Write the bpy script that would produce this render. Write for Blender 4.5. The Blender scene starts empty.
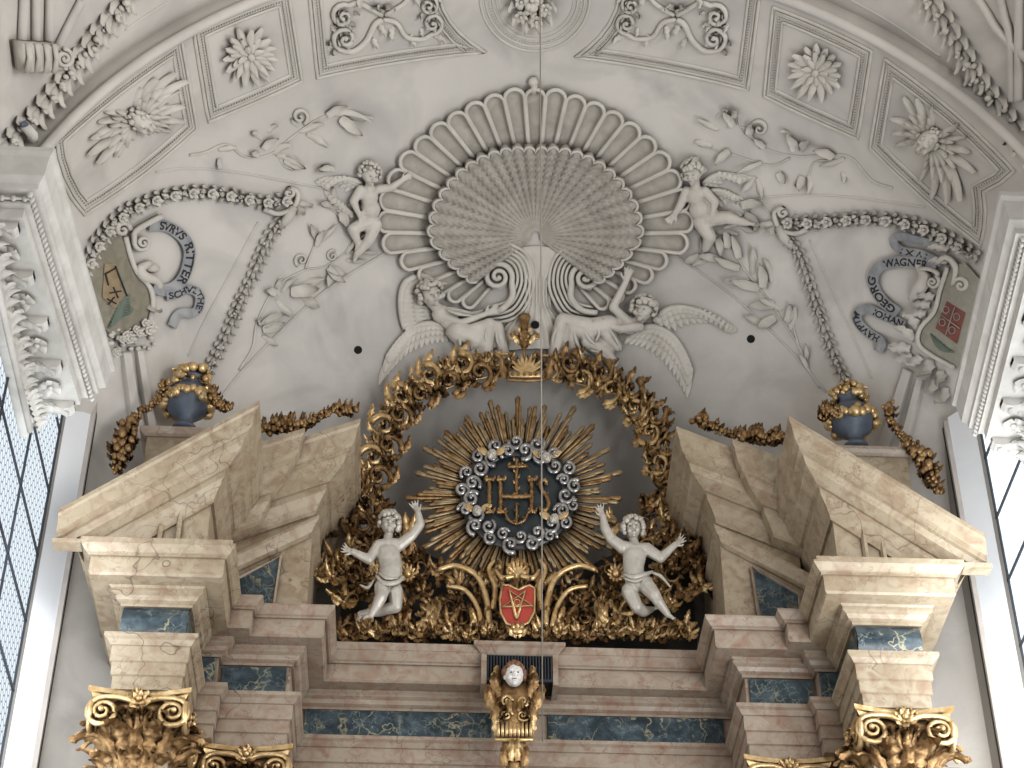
import bpy, bmesh, math, random
import numpy as np
from math import sin, cos, pi, radians, sqrt, atan2, hypot
random.seed(7)
D = bpy.data; SC = bpy.context.scene; COL = SC.collection

# ------------------------------------------------------------------ camera
FPX = 2000.0; TH = radians(39); PS = radians(2.7)
CAM = np.array([-0.95, -18.0, 1.6])
FW = np.array([sin(PS)*cos(TH), cos(PS)*cos(TH), sin(TH)])
RT = np.array([cos(PS), -sin(PS), 0.0]); UP = np.cross(RT, FW)
cd = D.cameras.new('camera'); cam = D.objects.new('camera', cd); COL.objects.link(cam)
cd.sensor_width = 36; cd.lens = FPX/1024*36; cd.clip_end = 200
from mathutils import Matrix, Vector
m = Matrix(((RT[0], UP[0], -FW[0], CAM[0]), (RT[1], UP[1], -FW[1], CAM[1]), (RT[2], UP[2], -FW[2], CAM[2]), (0, 0, 0, 1)))
cam.matrix_world = m
SC.camera = cam
SC.view_settings.view_transform = 'Standard'

def rays(P):
    return FW[None] + RT[None]*((P[:, 0:1]-512)/FPX) + UP[None]*((384-P[:, 1:2])/FPX)

# ------------------------------------------------------------------ charts: design plane (x right, y down, h out) -> the real surface
XC, YC, ZC, RR, RY = 0.12, -2.4, 13.8, 5.5, 3.9      # apse: centre, springing height, radius, depth
YF, R2 = -3.8, 5.72                                   # front of the arch, nave vault radius

def plane(Y):
    def M(P):
        P = np.asarray(P, float).reshape(-1, 3); r = rays(P); t = (Y-CAM[1])/r[:, 1:2]
        q = CAM+r*t; q[:, 1] -= P[:, 2]*(t[:, 0]/FPX); return q
    return M

def apse_hit(P):
    r = rays(P); o = CAM
    def quad(A, c, rad):                              # A: axes used, far root
        a = sum((r[:, k]/rad[k])**2 for k in A); b = sum(2*(o[k]-c[k])*r[:, k]/rad[k]**2 for k in A)
        cc = sum(((o[k]-c[k])/rad[k])**2 for k in A)-1
        return (-b+np.sqrt(np.maximum(b*b-4*a*cc, 0)))/(2*a)
    c = (XC, YC, ZC)
    t1 = quad((0, 1, 2), c, (RR, RY, RR)); q1 = o+r*t1[:, None]
    t2 = quad((0, 1), c, (RR, RY, RR)); q2 = o+r*t2[:, None]
    t3 = quad((0, 2), c, (RR, RY, RR)); q3 = o+r*t3[:, None]
    t4 = quad((0, 2), c, (R2, RY, R2)); q4 = o+r*t4[:, None]
    t = t1.copy(); n = np.stack([(q1[:, 0]-XC)/RR**2, (q1[:, 1]-YC)/RY**2, (q1[:, 2]-ZC)/RR**2], 1)
    low = q1[:, 2] < ZC
    t[low] = t2[low]; n2 = np.stack([(q2[:, 0]-XC)/RR**2, (q2[:, 1]-YC)/RY**2, 0*q2[:, 0]], 1); n[low] = n2[low]
    arch = (q3[:, 1] < YC) & (q3[:, 2] > ZC-3)
    t[arch] = t3[arch]; n3 = np.stack([q3[:, 0]-XC, 0*q3[:, 0], q3[:, 2]-ZC], 1); n[arch] = n3[arch]
    nav = q3[:, 1] < YF
    t[nav] = t4[nav]; n4 = np.stack([q4[:, 0]-XC, 0*q4[:, 0], q4[:, 2]-ZC], 1); n[nav] = n4[nav]
    n /= -np.linalg.norm(n, axis=1)[:, None]
    return o+r*t[:, None], n, t

def apse(P):
    P = np.asarray(P, float).reshape(-1, 3); q, n, t = apse_hit(P)
    return q+n*(P[:, 2]*t/FPX)[:, None]

def frame(O, X, Y, Z, s=1.0):
    O, X, Y, Z = [np.array(v, float) for v in (O, X, Y, Z)]
    def M(P):
        P = np.asarray(P, float).reshape(-1, 3); return O+(P[:, 0:1]*X+P[:, 1:2]*Y+P[:, 2:3]*Z)*s
    return M
IDM = frame((0, 0, 0), (1, 0, 0), (0, 1, 0), (0, 0, 1))

# ------------------------------------------------------------------ mesh collector
class MB:
    def __init__(s): s.v = []; s.f = []; s.n = 0
    def add(s, V, Fc):
        V = np.asarray(V, float).reshape(-1, 3); s.v.append(V)
        s.f += [tuple(i+s.n for i in q) for q in Fc]; s.n += len(V); return s
    def merge(s, o):
        if o.n: s.add(np.concatenate(o.v), o.f)
        return s
    def grid(s, G, closeu=False, closev=False):        # G[nu][nv][3]
        G = np.asarray(G, float); nu, nv = G.shape[:2]; Fc = []
        for i in range(nu if closeu else nu-1):
            for j in range(nv if closev else nv-1):
                a = i*nv+j; b = i*nv+(j+1) % nv; c = ((i+1) % nu)*nv+(j+1) % nv; d = ((i+1) % nu)*nv+j
                Fc.append((a, b, c, d))
        return s.add(G.reshape(-1, 3), Fc)
    def tube(s, pts, rad, n=8, flat=1.0, caps=True, smooth=0):
        P = np.asarray(pts, float)
        if P.shape[1] == 2: P = np.c_[P, np.zeros(len(P))]
        R = np.full(len(P), rad, float) if np.isscalar(rad) else np.asarray(rad, float)
        if smooth:
            P, R = catmull(P, R, smooth)
        T = np.gradient(P, axis=0); T /= np.linalg.norm(T, axis=1)[:, None]+1e-12
        up = np.array([0, 0, 1.0])
        if abs(T @ up).max() > .92: up = np.array([0.3, 0.9, 0.2]); up /= np.linalg.norm(up)
        A = np.cross(T, up); A /= np.linalg.norm(A, axis=1)[:, None]+1e-9; B = np.cross(A, T)
        ang = np.arange(n)*2*pi/n
        G = P[:, None]+R[:, None, None]*(A[:, None]*np.cos(ang)[None, :, None]+B[:, None]*np.sin(ang)[None, :, None]*flat)
        base = s.n; s.grid(G, closev=True)
        if caps:
            s.f.append(tuple(base+i for i in range(n))[::-1]); k = base+(len(P)-1)*n; s.f.append(tuple(k+i for i in range(n)))
        return s
    def ell(s, c, r, ang=0, nu=10, nv=7):
        if np.isscalar(r): r = (r, r, r)
        u = np.arange(nu)*2*pi/nu; G = []
        for j in range(nv+1):
            t = -pi/2+pi*j/nv; rr = max(cos(t), .02)
            x = np.cos(u)*rr*r[0]; y = np.sin(u)*rr*r[1]; z = np.full(nu, sin(t)*r[2])
            G.append(np.stack([c[0]+x*cos(ang)-y*sin(ang), c[1]+x*sin(ang)+y*cos(ang), (c[2] if len(c) > 2 else 0)+z], 1))
        base = s.n; s.grid(np.array(G), closev=True)
        s.f.append(tuple(base+i for i in range(nu))[::-1]); k = base+nv*nu; s.f.append(tuple(k+i for i in range(nu)))
        return s
    def box(s, a, b):
        x0, y0, z0 = a; x1, y1, z1 = b
        return s.add([(x0,y0,z0),(x1,y0,z0),(x1,y1,z0),(x0,y1,z0),(x0,y0,z1),(x1,y0,z1),(x1,y1,z1),(x0,y1,z1)],
                     [(0,3,2,1),(4,5,6,7),(0,1,5,4),(1,2,6,5),(2,3,7,6),(3,0,4,7)])
    def prism(s, poly, h0, h1, bev=0):                 # polygon in xy, from h0 to h1
        P = np.asarray(poly, float); n = len(P); L = [np.c_[P, np.full(n, h0)], np.c_[P, np.full(n, h1-(bev if bev else 0))]]
        if bev:
            c = P.mean(0); d = P-c; q = c+d*(1-bev/np.maximum(np.linalg.norm(d, axis=1), 1e-6))[:, None]; L.append(np.c_[q, np.full(n, h1)])
        base = s.n; s.grid(np.array(L), closev=True)
        s.f.append(tuple(base+i for i in range(n))[::-1]); k = base+(len(L)-1)*n; s.f.append(tuple(k+i for i in range(n)))
        return s
    def lathe(s, prof, c, n=24):                       # prof [(r,z)], world axis z
        a = np.arange(n)*2*pi/n
        G = [np.stack([c[0]+r*np.cos(a), c[1]+r*np.sin(a), np.full(n, c[2]+z)], 1) for r, z in prof]
        return s.grid(np.array(G), closev=True)
    def leaf(s, b, ang, L, W, lobes=4, curl=(15, 130), bend=0.0, nu=13, cup=.45, lobe=.45, wide=.75, solid=True):
        """acanthus-like leaf: rises from the ground, tip curls outwards; b=(x,y,h)"""
        b = tuple(b)+(0,)*(3-len(b)); x, y, h = b; a = ang; G = []
        c0, c1 = radians(curl[0]), radians(curl[1])
        for i in range(nu+1):
            u = i/nu; ph = c0+(c1-c0)*u**2.2; st = L/nu; aa = a+bend*u
            if i: x += cos(aa)*cos(ph)*st; y += sin(aa)*cos(ph)*st; h += sin(ph)*st
            w = W*(sin(pi*min(1, .12+.88*u)**wide)**.7 if u < 1 else .02)
            f = (lobes*u) % 1.0; w *= 1-lobe*(1-abs(2*f-1))**1.5 if u < .97 else 1
            row = []
            for v in (-1, -.55, 0, .55, 1):
                dh = -cup*W*(abs(v)**1.7) + (.13*W*(1 if v == 0 else 0)) + .10*W*sin(lobes*2*pi*u)*abs(v)
                row.append((x-sin(aa)*v*w-cos(aa)*sin(ph)*dh*.7, y+cos(aa)*v*w-sin(aa)*sin(ph)*dh*.7, h+cos(ph)*dh))
            G.append(row)
        G = np.array(G); s.grid(G)
        if solid:
            B = G.copy(); B[:, :, 2] -= .16*W; s.grid(B[:, ::-1])
        return s
    def petal(s, b, ang, L, W, h0=0, h1=0, thick=.35, nu=6):
        b = tuple(b)+(0,)*(3-len(b)); G = []
        for i in range(nu+1):
            u = i/nu; w = W*max(.06, sin(pi*(.1+.86*u))**.75); hh = b[2]+h0+(h1-h0)*u
            G.append([(b[0]+cos(ang)*L*u-sin(ang)*v*w, b[1]+sin(ang)*L*u+cos(ang)*v*w, hh+thick*W*(1-abs(v))*(1 if v else .55)) for v in (-1, -.5, 0, .5, 1)])
        return s.grid(np.array(G))
    def flower(s, c, r, n=6, h=.4, layers=1, ball=.3, ry=1.0):
        c = tuple(c)+(0,)*(3-len(c)); a0 = random.random()*6
        for k in range(layers):
            rr = r*(1-.36*k)
            for i in range(n): 
                a = a0+2*pi*(i+.5*k)/n
                s.leafpet((c[0], c[1], c[2]+k*h*r*.5), a, rr, rr*2.6/n, h*r)
        s.ell((c[0], c[1], c[2]+h*r*(.5+.4*layers)), (r*ball, r*ball, r*ball*.8), nu=8, nv=5)
        return s
    def leafpet(s, b, a, L, W, h):
        return s.petal(b, a, L, W, .1*h, .9*h, .8)
    def spiral(s, c, r, turns=2, a0=0, d=1, tr=(.16, .08), rise=.15, n=6, tail=None, step=14):
        N = int(turns*step); P = []; Rd = []
        for i in range(N+1):
            u = i/N; a = a0+d*turns*2*pi*u; q = r*(1-.88*u)
            P.append((c[0]+q*cos(a), c[1]+q*sin(a), (c[2] if len(c) > 2 else 0)+rise*r*u)); Rd.append(r*(tr[0]+(tr[1]-tr[0])*u))
        if tail:
            t = [tuple(p)+((c[2] if len(c) > 2 else 0),)*(3-len(p)) for p in tail]
            tp, trr = catmull(np.array(t+[P[0]]), np.linspace(r*tr[0]*1.1, Rd[0], len(t)+1), 4)
            P = list(map(tuple, tp[:-1]))+P; Rd = list(trr[:-1])+Rd
        s.tube(P, Rd, n=n); s.ell(P[-1], r*.2, nu=8, nv=5); return s
    def build(s, name, mat, parent=None, M=IDM, smooth=True, rm=None, sm=0, seglim=None):
        V = M(np.concatenate(s.v)) if s.n else np.zeros((0, 3))
        me = D.meshes.new(name); me.from_pydata(V.tolist(), [], s.f); me.update()
        bm = bmesh.new(); bm.from_mesh(me); bmesh.ops.recalc_face_normals(bm, faces=bm.faces); bm.to_mesh(me); bm.free()
        o = D.objects.new(name, me); COL.objects.link(o)
        if rm:
            md = o.modifiers.new('r', 'REMESH'); md.mode = 'VOXEL'; md.voxel_size = rm
            if sm: m2 = o.modifiers.new('s', 'SMOOTH'); m2.factor = .5; m2.iterations = sm
            dg = bpy.context.evaluated_depsgraph_get(); me2 = D.meshes.new_from_object(o.evaluated_get(dg)); me2.name = name
            o.modifiers.clear(); o.data = me2; D.meshes.remove(me); me = me2
        me.materials.clear(); me.materials.append(mat)
        if smooth is True: me.polygons.foreach_set('use_smooth', [True]*len(me.polygons))
        elif smooth:
            me.polygons.foreach_set('use_smooth', [True]*len(me.polygons))
            try: me.set_sharp_from_angle(angle=radians(smooth))
            except Exception: pass
        if parent: o.parent = parent; o.matrix_parent_inverse = parent.matrix_world.inverted()
        return o

def catmull(P, R, k):
    P = np.asarray(P, float); n = len(P); Q = []; S = []
    E = np.vstack([2*P[0]-P[1], P, 2*P[-1]-P[-2]])
    for i in range(n-1):
        p0, p1, p2, p3 = E[i:i+4]
        for j in range(k):
            t = j/k; Q.append(.5*((2*p1)+(-p0+p2)*t+(2*p0-5*p1+4*p2-p3)*t*t+(-p0+3*p1-3*p2+p3)*t**3)); S.append(R[i]*(1-t)+R[i+1]*t)
    Q.append(P[-1]); S.append(R[-1]); return np.array(Q), np.array(S)

def path(pts, n):                                     # resample a smooth path to n points with tangent angles
    P = np.array([tuple(p)+(0,)*(3-len(p)) for p in pts], float); Q, _ = catmull(P, np.ones(len(P)), 12)
    d = np.r_[0, np.cumsum(np.linalg.norm(np.diff(Q, axis=0), axis=1))]; t = np.linspace(0, d[-1], n)
    X = np.stack([np.interp(t, d, Q[:, k]) for k in range(3)], 1); T = np.gradient(X, axis=0)
    return X, np.arctan2(T[:, 1], T[:, 0]), d[-1]

# ------------------------------------------------------------------ materials
def mat(name, base, rough=.6, metal=0.0, var=None, vs=3.0, bump=0, bs=40, ao=0, aoc=(.1, .08, .06), aod=.1, vein=None, detail=5, blot=None, dark_zone=None):
    m = D.materials.new(name); m.use_nodes = True; nt = m.node_tree; N = nt.nodes; Lk = nt.links; b = N['Principled BSDF']
    b.inputs['Roughness'].default_value = rough; b.inputs['Metallic'].default_value = metal
    tc = N.new('ShaderNodeTexCoord'); geo = N.new('ShaderNodeNewGeometry')
    rgb = N.new('ShaderNodeRGB'); rgb.outputs[0].default_value = (*base, 1); out = rgb.outputs[0]
    P = geo.outputs['Position']
    def noise(s, d=5, dist=0.0, r=.55):
        n = N.new('ShaderNodeTexNoise'); n.inputs['Scale'].default_value = s; n.inputs['Detail'].default_value = d
        n.inputs['Distortion'].default_value = dist; n.inputs['Roughness'].default_value = r; Lk.new(P, n.inputs['Vector']); return n.outputs['Fac']
    def ramp(f, st):
        r = N.new('ShaderNodeValToRGB'); e = r.color_ramp.elements
        while len(e) < len(st): e.new(.5)
        for k, (p, c) in enumerate(st): e[k].position = p; e[k].color = (c, c, c, 1) if np.isscalar(c) else (*c, 1)
        Lk.new(f, r.inputs['Fac']); return r.outputs['Color']
    def mix(f, a, c, mode='MIX'):
        x = N.new('ShaderNodeMix'); x.data_type = 'RGBA'; x.blend_type = mode
        if hasattr(f, 'links'): Lk.new(f, x.inputs['Factor'])
        else: x.inputs['Factor'].default_value = f
        for sck, val in ((x.inputs[6], a), (x.inputs[7], c)):
            if hasattr(val, 'links'): Lk.new(val, sck)
            else: sck.default_value = (*val, 1)
        return x.outputs[2]
    if var: out = mix(ramp(noise(vs, detail, .6), [(.35, 0.0), (.65, 1.0)]), out, var)
    if blot: out = mix(ramp(noise(blot[1], 3, 1.0), [(.45, 0.0), (.75, 1.0)]), out, blot[0])
    if vein:                                          # (colour, scale, width)
        for col_, sc_, wd in vein:
            w = N.new('ShaderNodeTexVoronoi'); w.feature = 'DISTANCE_TO_EDGE'; w.inputs['Scale'].default_value = sc_
            nv = N.new('ShaderNodeTexNoise'); nv.inputs['Scale'].default_value = sc_*1.3; nv.inputs['Detail'].default_value = 4; Lk.new(P, nv.inputs['Vector'])
            vm = N.new('ShaderNodeVectorMath'); vm.operation = 'MULTIPLY_ADD'; Lk.new(nv.outputs['Color'], vm.inputs[0]); vm.inputs[1].default_value = (1.1/sc_*2,)*3; Lk.new(P, vm.inputs[2])
            Lk.new(vm.outputs[0], w.inputs['Vector'])
            msk = ramp(w.outputs['Distance'], [(0.0, 1.0), (wd, 0.0)])
            brk = ramp(noise(sc_*.9, 2), [(.42, 0.0), (.6, 1.0)])
            mm = N.new('ShaderNodeMath'); mm.operation = 'MULTIPLY'; Lk.new(msk, mm.inputs[0]); Lk.new(brk, mm.inputs[1])
            out = mix(mm.outputs[0], out, col_)
    if dark_zone:                                         # darker, noise-edged zone around a point: (centre, radius, colour)
        vd = N.new('ShaderNodeVectorMath'); vd.operation = 'DISTANCE'; Lk.new(P, vd.inputs[0]); vd.inputs[1].default_value = dark_zone[0]
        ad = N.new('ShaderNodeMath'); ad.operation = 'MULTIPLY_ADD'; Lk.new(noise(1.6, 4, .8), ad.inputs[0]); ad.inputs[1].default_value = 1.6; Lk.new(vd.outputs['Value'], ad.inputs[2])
        dv = N.new('ShaderNodeMath'); dv.operation = 'DIVIDE'; Lk.new(ad.outputs[0], dv.inputs[0]); dv.inputs[1].default_value = dark_zone[1]
        out = mix(ramp(dv.outputs[0], [(.38, .85), (.7, .45), (1.0, 0.0)]), out, dark_zone[2])
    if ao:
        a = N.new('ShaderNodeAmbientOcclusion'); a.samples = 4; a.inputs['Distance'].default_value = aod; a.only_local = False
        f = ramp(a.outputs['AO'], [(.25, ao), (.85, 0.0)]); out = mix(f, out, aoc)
    Lk.new(out, b.inputs['Base Color'])
    if bump:
        bp = N.new('ShaderNodeBump'); bp.inputs['Strength'].default_value = bump; bp.inputs['Distance'].default_value = .02
        Lk.new(noise(bs, 4), bp.inputs['Height']); Lk.new(bp.outputs[0], b.inputs['Normal'])
    return m
M_VAULT = mat('vault_plaster', (.70, .665, .62), .8, var=(.60, .57, .53), vs=.5, bump=.12, bs=30, blot=((.48, .455, .43), .9), ao=.6, aoc=(.2, .18, .16), aod=.25, dark_zone=((0, 1.3, 14.6), 5.0, (.25, .247, .243)))
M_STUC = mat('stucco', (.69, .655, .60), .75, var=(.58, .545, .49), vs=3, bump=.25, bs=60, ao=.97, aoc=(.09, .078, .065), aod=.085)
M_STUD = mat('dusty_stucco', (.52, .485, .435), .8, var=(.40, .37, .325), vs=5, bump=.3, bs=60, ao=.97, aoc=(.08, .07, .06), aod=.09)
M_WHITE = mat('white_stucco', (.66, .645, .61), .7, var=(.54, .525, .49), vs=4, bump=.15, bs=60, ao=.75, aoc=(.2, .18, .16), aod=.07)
M_WALL = mat('side_wall_plaster', (.46, .45, .44), .8, var=(.36, .35, .34), vs=.6, bump=.1, bs=20)
M_JAMB = mat('window_reveal_plaster', (.93, .95, .98), .8, var=(.84, .87, .92), vs=.8)
M_TRIM = mat('grey_pink_trim', (.52, .47, .43), .7, var=(.42, .38, .35), vs=2)
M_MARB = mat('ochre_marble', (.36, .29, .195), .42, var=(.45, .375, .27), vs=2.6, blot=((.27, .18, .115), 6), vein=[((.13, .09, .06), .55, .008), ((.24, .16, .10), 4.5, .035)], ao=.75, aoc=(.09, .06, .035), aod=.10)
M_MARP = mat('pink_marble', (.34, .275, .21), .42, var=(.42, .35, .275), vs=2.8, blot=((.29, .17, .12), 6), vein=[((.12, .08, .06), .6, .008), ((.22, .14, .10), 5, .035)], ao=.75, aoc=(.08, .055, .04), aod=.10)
M_BLUE = mat('blue_marble', (.018, .035, .048), .3, var=(.075, .11, .13), vs=7, blot=((.008, .018, .026), 5), vein=[((.42, .38, .22), 2.6, .04), ((.26, .30, .28), 6.5, .03)])
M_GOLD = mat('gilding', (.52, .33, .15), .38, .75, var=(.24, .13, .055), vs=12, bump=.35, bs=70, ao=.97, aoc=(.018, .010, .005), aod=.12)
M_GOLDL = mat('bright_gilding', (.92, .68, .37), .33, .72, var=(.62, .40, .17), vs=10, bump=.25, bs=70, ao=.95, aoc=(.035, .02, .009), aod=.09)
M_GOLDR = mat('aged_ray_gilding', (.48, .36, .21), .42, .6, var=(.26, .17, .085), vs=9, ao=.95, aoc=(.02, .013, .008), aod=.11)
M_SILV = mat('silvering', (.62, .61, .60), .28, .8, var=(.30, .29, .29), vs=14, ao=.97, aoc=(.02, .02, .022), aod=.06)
M_SILD = mat('tarnished_silver', (.10, .10, .105), .4, .6, var=(.05, .05, .055), vs=14)
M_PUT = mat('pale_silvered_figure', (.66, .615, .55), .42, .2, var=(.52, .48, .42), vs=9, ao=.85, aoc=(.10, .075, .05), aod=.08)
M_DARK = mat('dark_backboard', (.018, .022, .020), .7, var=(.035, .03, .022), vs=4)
M_NAVY = mat('dark_teal_panel', (.010, .017, .022), .45, var=(.03, .04, .045), vs=6)
M_URN = mat('slate_blue_urn', (.075, .10, .14), .45, var=(.12, .14, .18), vs=5)
M_RED = mat('red_enamel', (.50, .055, .035), .4, var=(.38, .05, .035), vs=8)
M_HOLE = mat('black_void', (.004, .004, .004), .9)
M_RIB = mat('grey_blue_ribbon', (.40, .40, .40), .7, var=(.24, .25, .28), vs=5)
M_INK = mat('ink', (.025, .022, .022), .7)
M_SHL = mat('olive_grey_paint', (.22, .20, .15), .7, var=(.30, .27, .21), vs=8)
M_SHR = mat('grey_green_paint', (.30, .29, .24), .7, var=(.38, .36, .30), vs=8)
M_OCH = mat('ochre_paint', (.36, .27, .16), .7, var=(.28, .2, .12), vs=10)
M_BRK = mat('brick_red_paint', (.27, .09, .07), .7, var=(.2, .06, .05), vs=10)
M_GRN = mat('dull_green_paint', (.13, .17, .13), .7, var=(.18, .22, .18), vs=10)
M_CABLE = mat('cable', (.30, .27, .23), .6)
M_LEAD = mat('lead', (.03, .035, .045), .6)
M_HAIR = mat('brown_hair', (.22, .11, .06), .6)
M_FACE = mat('white_face', (.80, .77, .74), .5)
M_FLOOR = mat('stone_floor', (.38, .34, .30), .6, var=(.3, .27, .24), vs=1)

def tag(o, label=None, cat=None, group=None, kind=None):
    if label: o['label'] = label
    if cat: o['category'] = cat
    if group: o['group'] = group
    if kind: o['kind'] = kind
    return o
def thing(name, loc, label, cat, group=None):
    o = D.objects.new(name, None); COL.objects.link(o); o.location = loc; o.empty_display_size = .1
    o.matrix_world = Matrix.Translation(loc)
    return tag(o, label, cat, group, 'thing' if label else None)
def pt(M, x, y, h=0): return tuple(float(c) for c in M([(x, y, h)])[0])
M_EYE = mat('shaded_eye', (.10, .085, .07), .7)
M_STUE = mat('stucco_shadowed', (.30, .275, .25), .8)

# ================================================================== architecture helpers
def sweep(mb, pth, prof, side=1, slope_at=None, closed_prof=True, capends=True):
    """profile [(off, dz)] swept along a path [(x,y,z)], mitred in plan; outward = side * right-hand normal of travel"""
    P = np.array(pth, float); n = len(P); G = []
    d = [(P[i+1]-P[i])[:2]/max(np.linalg.norm((P[i+1]-P[i])[:2]), 1e-9) for i in range(n-1)]
    for i in range(n):
        a = d[max(i-1, 0)]; b = d[min(i, n-2)]
        na = np.array([a[1], -a[0]])*side; nb = np.array([b[1], -b[0]])*side
        mt = na+nb; mt = mt/max((mt@mt)/2, .2)
        row = []
        for off, dz in prof:
            q = P[i].copy(); e = mt*off; q[:2] += e
            if slope_at is not None and i in slope_at: q[2] += slope_at[i]*e[0]
            q[2] += dz; row.append(q)
        G.append(row)
    base = mb.n; G = np.array(G); mb.grid(G, closev=closed_prof); k = len(prof)
    if capends: mb.f.append(tuple(base+j for j in range(k))[::-1]); mb.f.append(tuple(base+(n-1)*k+j for j in range(k)))
    return mb

# ------------------------------------------------------------------ shell: floor, walls, apse, arch, nave vault
MB().box((-9, -20, -.1), (9, 4, 0)).build('floor', M_FLOOR, smooth=False)
def half(a0, a1, n): return [radians(a0+(a1-a0)*i/n) for i in range(n+1)]
mb = MB()   # apse: elliptic drum below, quarter ellipsoid above
A = half(0, 180, 96)
G = [[(XC+RR*cos(a), YC+RY*sin(a), z) for a in A] for z in (0, 6, 10, 12, 13, ZC)]
for e in half(0, 90, 48)[1:]: G.append([(XC+RR*cos(a)*max(cos(e), 1e-4), YC+RY*sin(a)*max(cos(e), 1e-4), ZC+RR*sin(e)) for a in A])
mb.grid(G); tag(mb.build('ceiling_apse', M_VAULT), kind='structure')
mb = MB(); G = []
for y, r in ((YC, RR), (YF, RR), (YF, R2), (YF-4.5, R2)): G.append([(XC+r*cos(a), y, ZC+r*sin(a)) for a in A])
mb.grid(G)
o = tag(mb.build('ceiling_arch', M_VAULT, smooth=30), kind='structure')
def wall(side):
    s = side; mb = MB()
    def strip(pts, z0, z1): mb.grid([[(s*x, y, z0) for x, y in pts], [(s*x, y, z1) for x, y in pts]])
    strip([(4.91, -1.12), (4.91, -1.0)], 0, 15.4)
    strip([(4.71, -.56), (4.69, 1.6)], 0, 15.1); mb.grid([[(s*4.71, -.56, 15.1), (s*4.69, 1.6, 15.1)], [(s*5.6, -.56, 15.1), (s*5.6, 1.6, 15.1)]])
    strip([(4.91, -8.3), (4.91, -5.6)], 0, 14.2)
    strip([(4.91, -5.6), (4.91, -1.12)], 0, 9.2); strip([(4.91, -5.6), (4.91, -2.4)], 13.75, 14.3); strip([(4.91, -1.12), (4.91, -2.4)], 14.85, 15.4)
    strip([(5.6, -8.3), (5.6, -2.2)], 13.5, 15.0)
    tag(mb.build('wall_left' if s < 0 else 'wall_right', M_WALL, smooth=False), kind='structure')
    mb = MB(); strip([(4.91, -1.0), (4.71, -.74)], 0, 15.3); tag(mb.build('wall_left_reveal' if s < 0 else 'wall_right_reveal', M_JAMB, smooth=False), kind='structure')
    mb = MB()
    for (y0, y1, x) in ((-.74, -.69, 4.66), (-.655, -.60, 4.675)): mb.box((min(s*x, s*4.79), y0, 0), (max(s*x, s*4.79), y1, 15.25))
    tag(mb.build('trim_1' if s < 0 else 'trim_2', M_TRIM, smooth=False), kind='structure')
    mb = MB(); mb.box((min(s*4.655, s*4.79), -.69, 0), (max(s*4.655, s*4.79), -.655, 15.2)); tag(mb.build('trim_3' if s < 0 else 'trim_4', M_HOLE, smooth=False), kind='structure')
wall(-1); wall(1)

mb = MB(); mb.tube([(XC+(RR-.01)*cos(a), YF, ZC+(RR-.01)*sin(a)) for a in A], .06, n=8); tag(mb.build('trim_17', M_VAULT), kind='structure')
# windows: leaded panes in the side walls
def glass_mat(st, lead):
    m = D.materials.new('leaded_glass'); m.use_nodes = True; nt = m.node_tree; N = nt.nodes; L = nt.links; N.remove(N['Principled BSDF'])
    geo = N.new('ShaderNodeNewGeometry'); sp = N.new('ShaderNodeSeparateXYZ'); L.new(geo.outputs['Position'], sp.inputs[0])
    cb = N.new('ShaderNodeCombineXYZ'); L.new(sp.outputs[1], cb.inputs[0]); L.new(sp.outputs[2], cb.inputs[1])
    # hexagonal leading: brick-offset cell distance
    def vm(op, *ins):
        n = N.new('ShaderNodeVectorMath'); n.operation = op
        for k, x in enumerate(ins):
            if hasattr(x, 'links'): L.new(x, n.inputs[k])
            else: n.inputs[k].default_value = x
        return n.outputs['Value'] if op == 'DOT_PRODUCT' else n.outputs['Vector']
    def mm(op, a_, b_):
        n = N.new('ShaderNodeMath'); n.operation = op
        for k, x in enumerate((a_, b_)):
            if hasattr(x, 'links'): L.new(x, n.inputs[k])
            else: n.inputs[k].default_value = x
        return n.outputs[0]
    p = vm('MULTIPLY', cb.outputs[0], (9.0, 9.0, 0)); p = vm('ADD', p, (1000, 1000, 0)); h = (.5, .8660254, 0); S = (1, 1.7320508, 1)
    A_ = vm('SUBTRACT', vm('MODULO', p, S), h); B_ = vm('SUBTRACT', vm('MODULO', vm('SUBTRACT', p, h), S), h)
    def hd(g): g = vm('ABSOLUTE', g); return mm('MAXIMUM', vm('DOT_PRODUCT', g, h), vm('DOT_PRODUCT', g, (1, 0, 0)))
    dist = mm('MINIMUM', hd(A_), hd(B_))
    r = N.new('ShaderNodeValToRGB'); r.color_ramp.elements[0].position = .40; r.color_ramp.elements[0].color = (.86, .94, 1.0, 1); r.color_ramp.elements[1].position = .46; r.color_ramp.elements[1].color = (*lead, 1)
    L.new(dist, r.inputs[0])
    e = N.new('ShaderNodeEmission'); e.inputs['Strength'].default_value = st; L.new(r.outputs[0], e.inputs[0])
    L.new(e.outputs[0], N['Material Output'].inputs[0]); return m
M_GLASS = {-1: glass_mat(1.0, (.25, .31, .38)), 1: glass_mat(1.5, (.62, .68, .74))}
def window(side, n):
    s = side; w = thing('window_%d' % n, (s*5.0, -3.3, 11.5), None, None); w['kind'] = 'structure'
    MB().add([(s*4.94, -5.6, 9), (s*4.94, -1.1, 9), (s*4.94, -1.1, 14.9), (s*4.94, -2.35, 14.9), (s*4.94, -2.35, 14.2), (s*4.94, -5.6, 14.2)], [(0, 1, 2, 3, 4, 5)]).build('pane', M_GLASS[s], w, smooth=False)
    mb = MB()
    for y in (-1.13, -2.3, -3.5, -4.7, -5.58): mb.box((min(s*4.91, s*4.93), y-.014, 9), (max(s*4.91, s*4.93), y+.014, 14.9 if y > -2.35 else 14.2))
    z = 9.0
    while z < 14.9: mb.box((min(s*4.91, s*4.93), -5.6 if z < 14.2 else -2.35, z-.013), (max(s*4.91, s*4.93), -1.1, z+.013)); z += .78
    mb.build('glazing_bars', M_LEAD, w, smooth=False)
window(-1, 1); window(1, 2)

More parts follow.
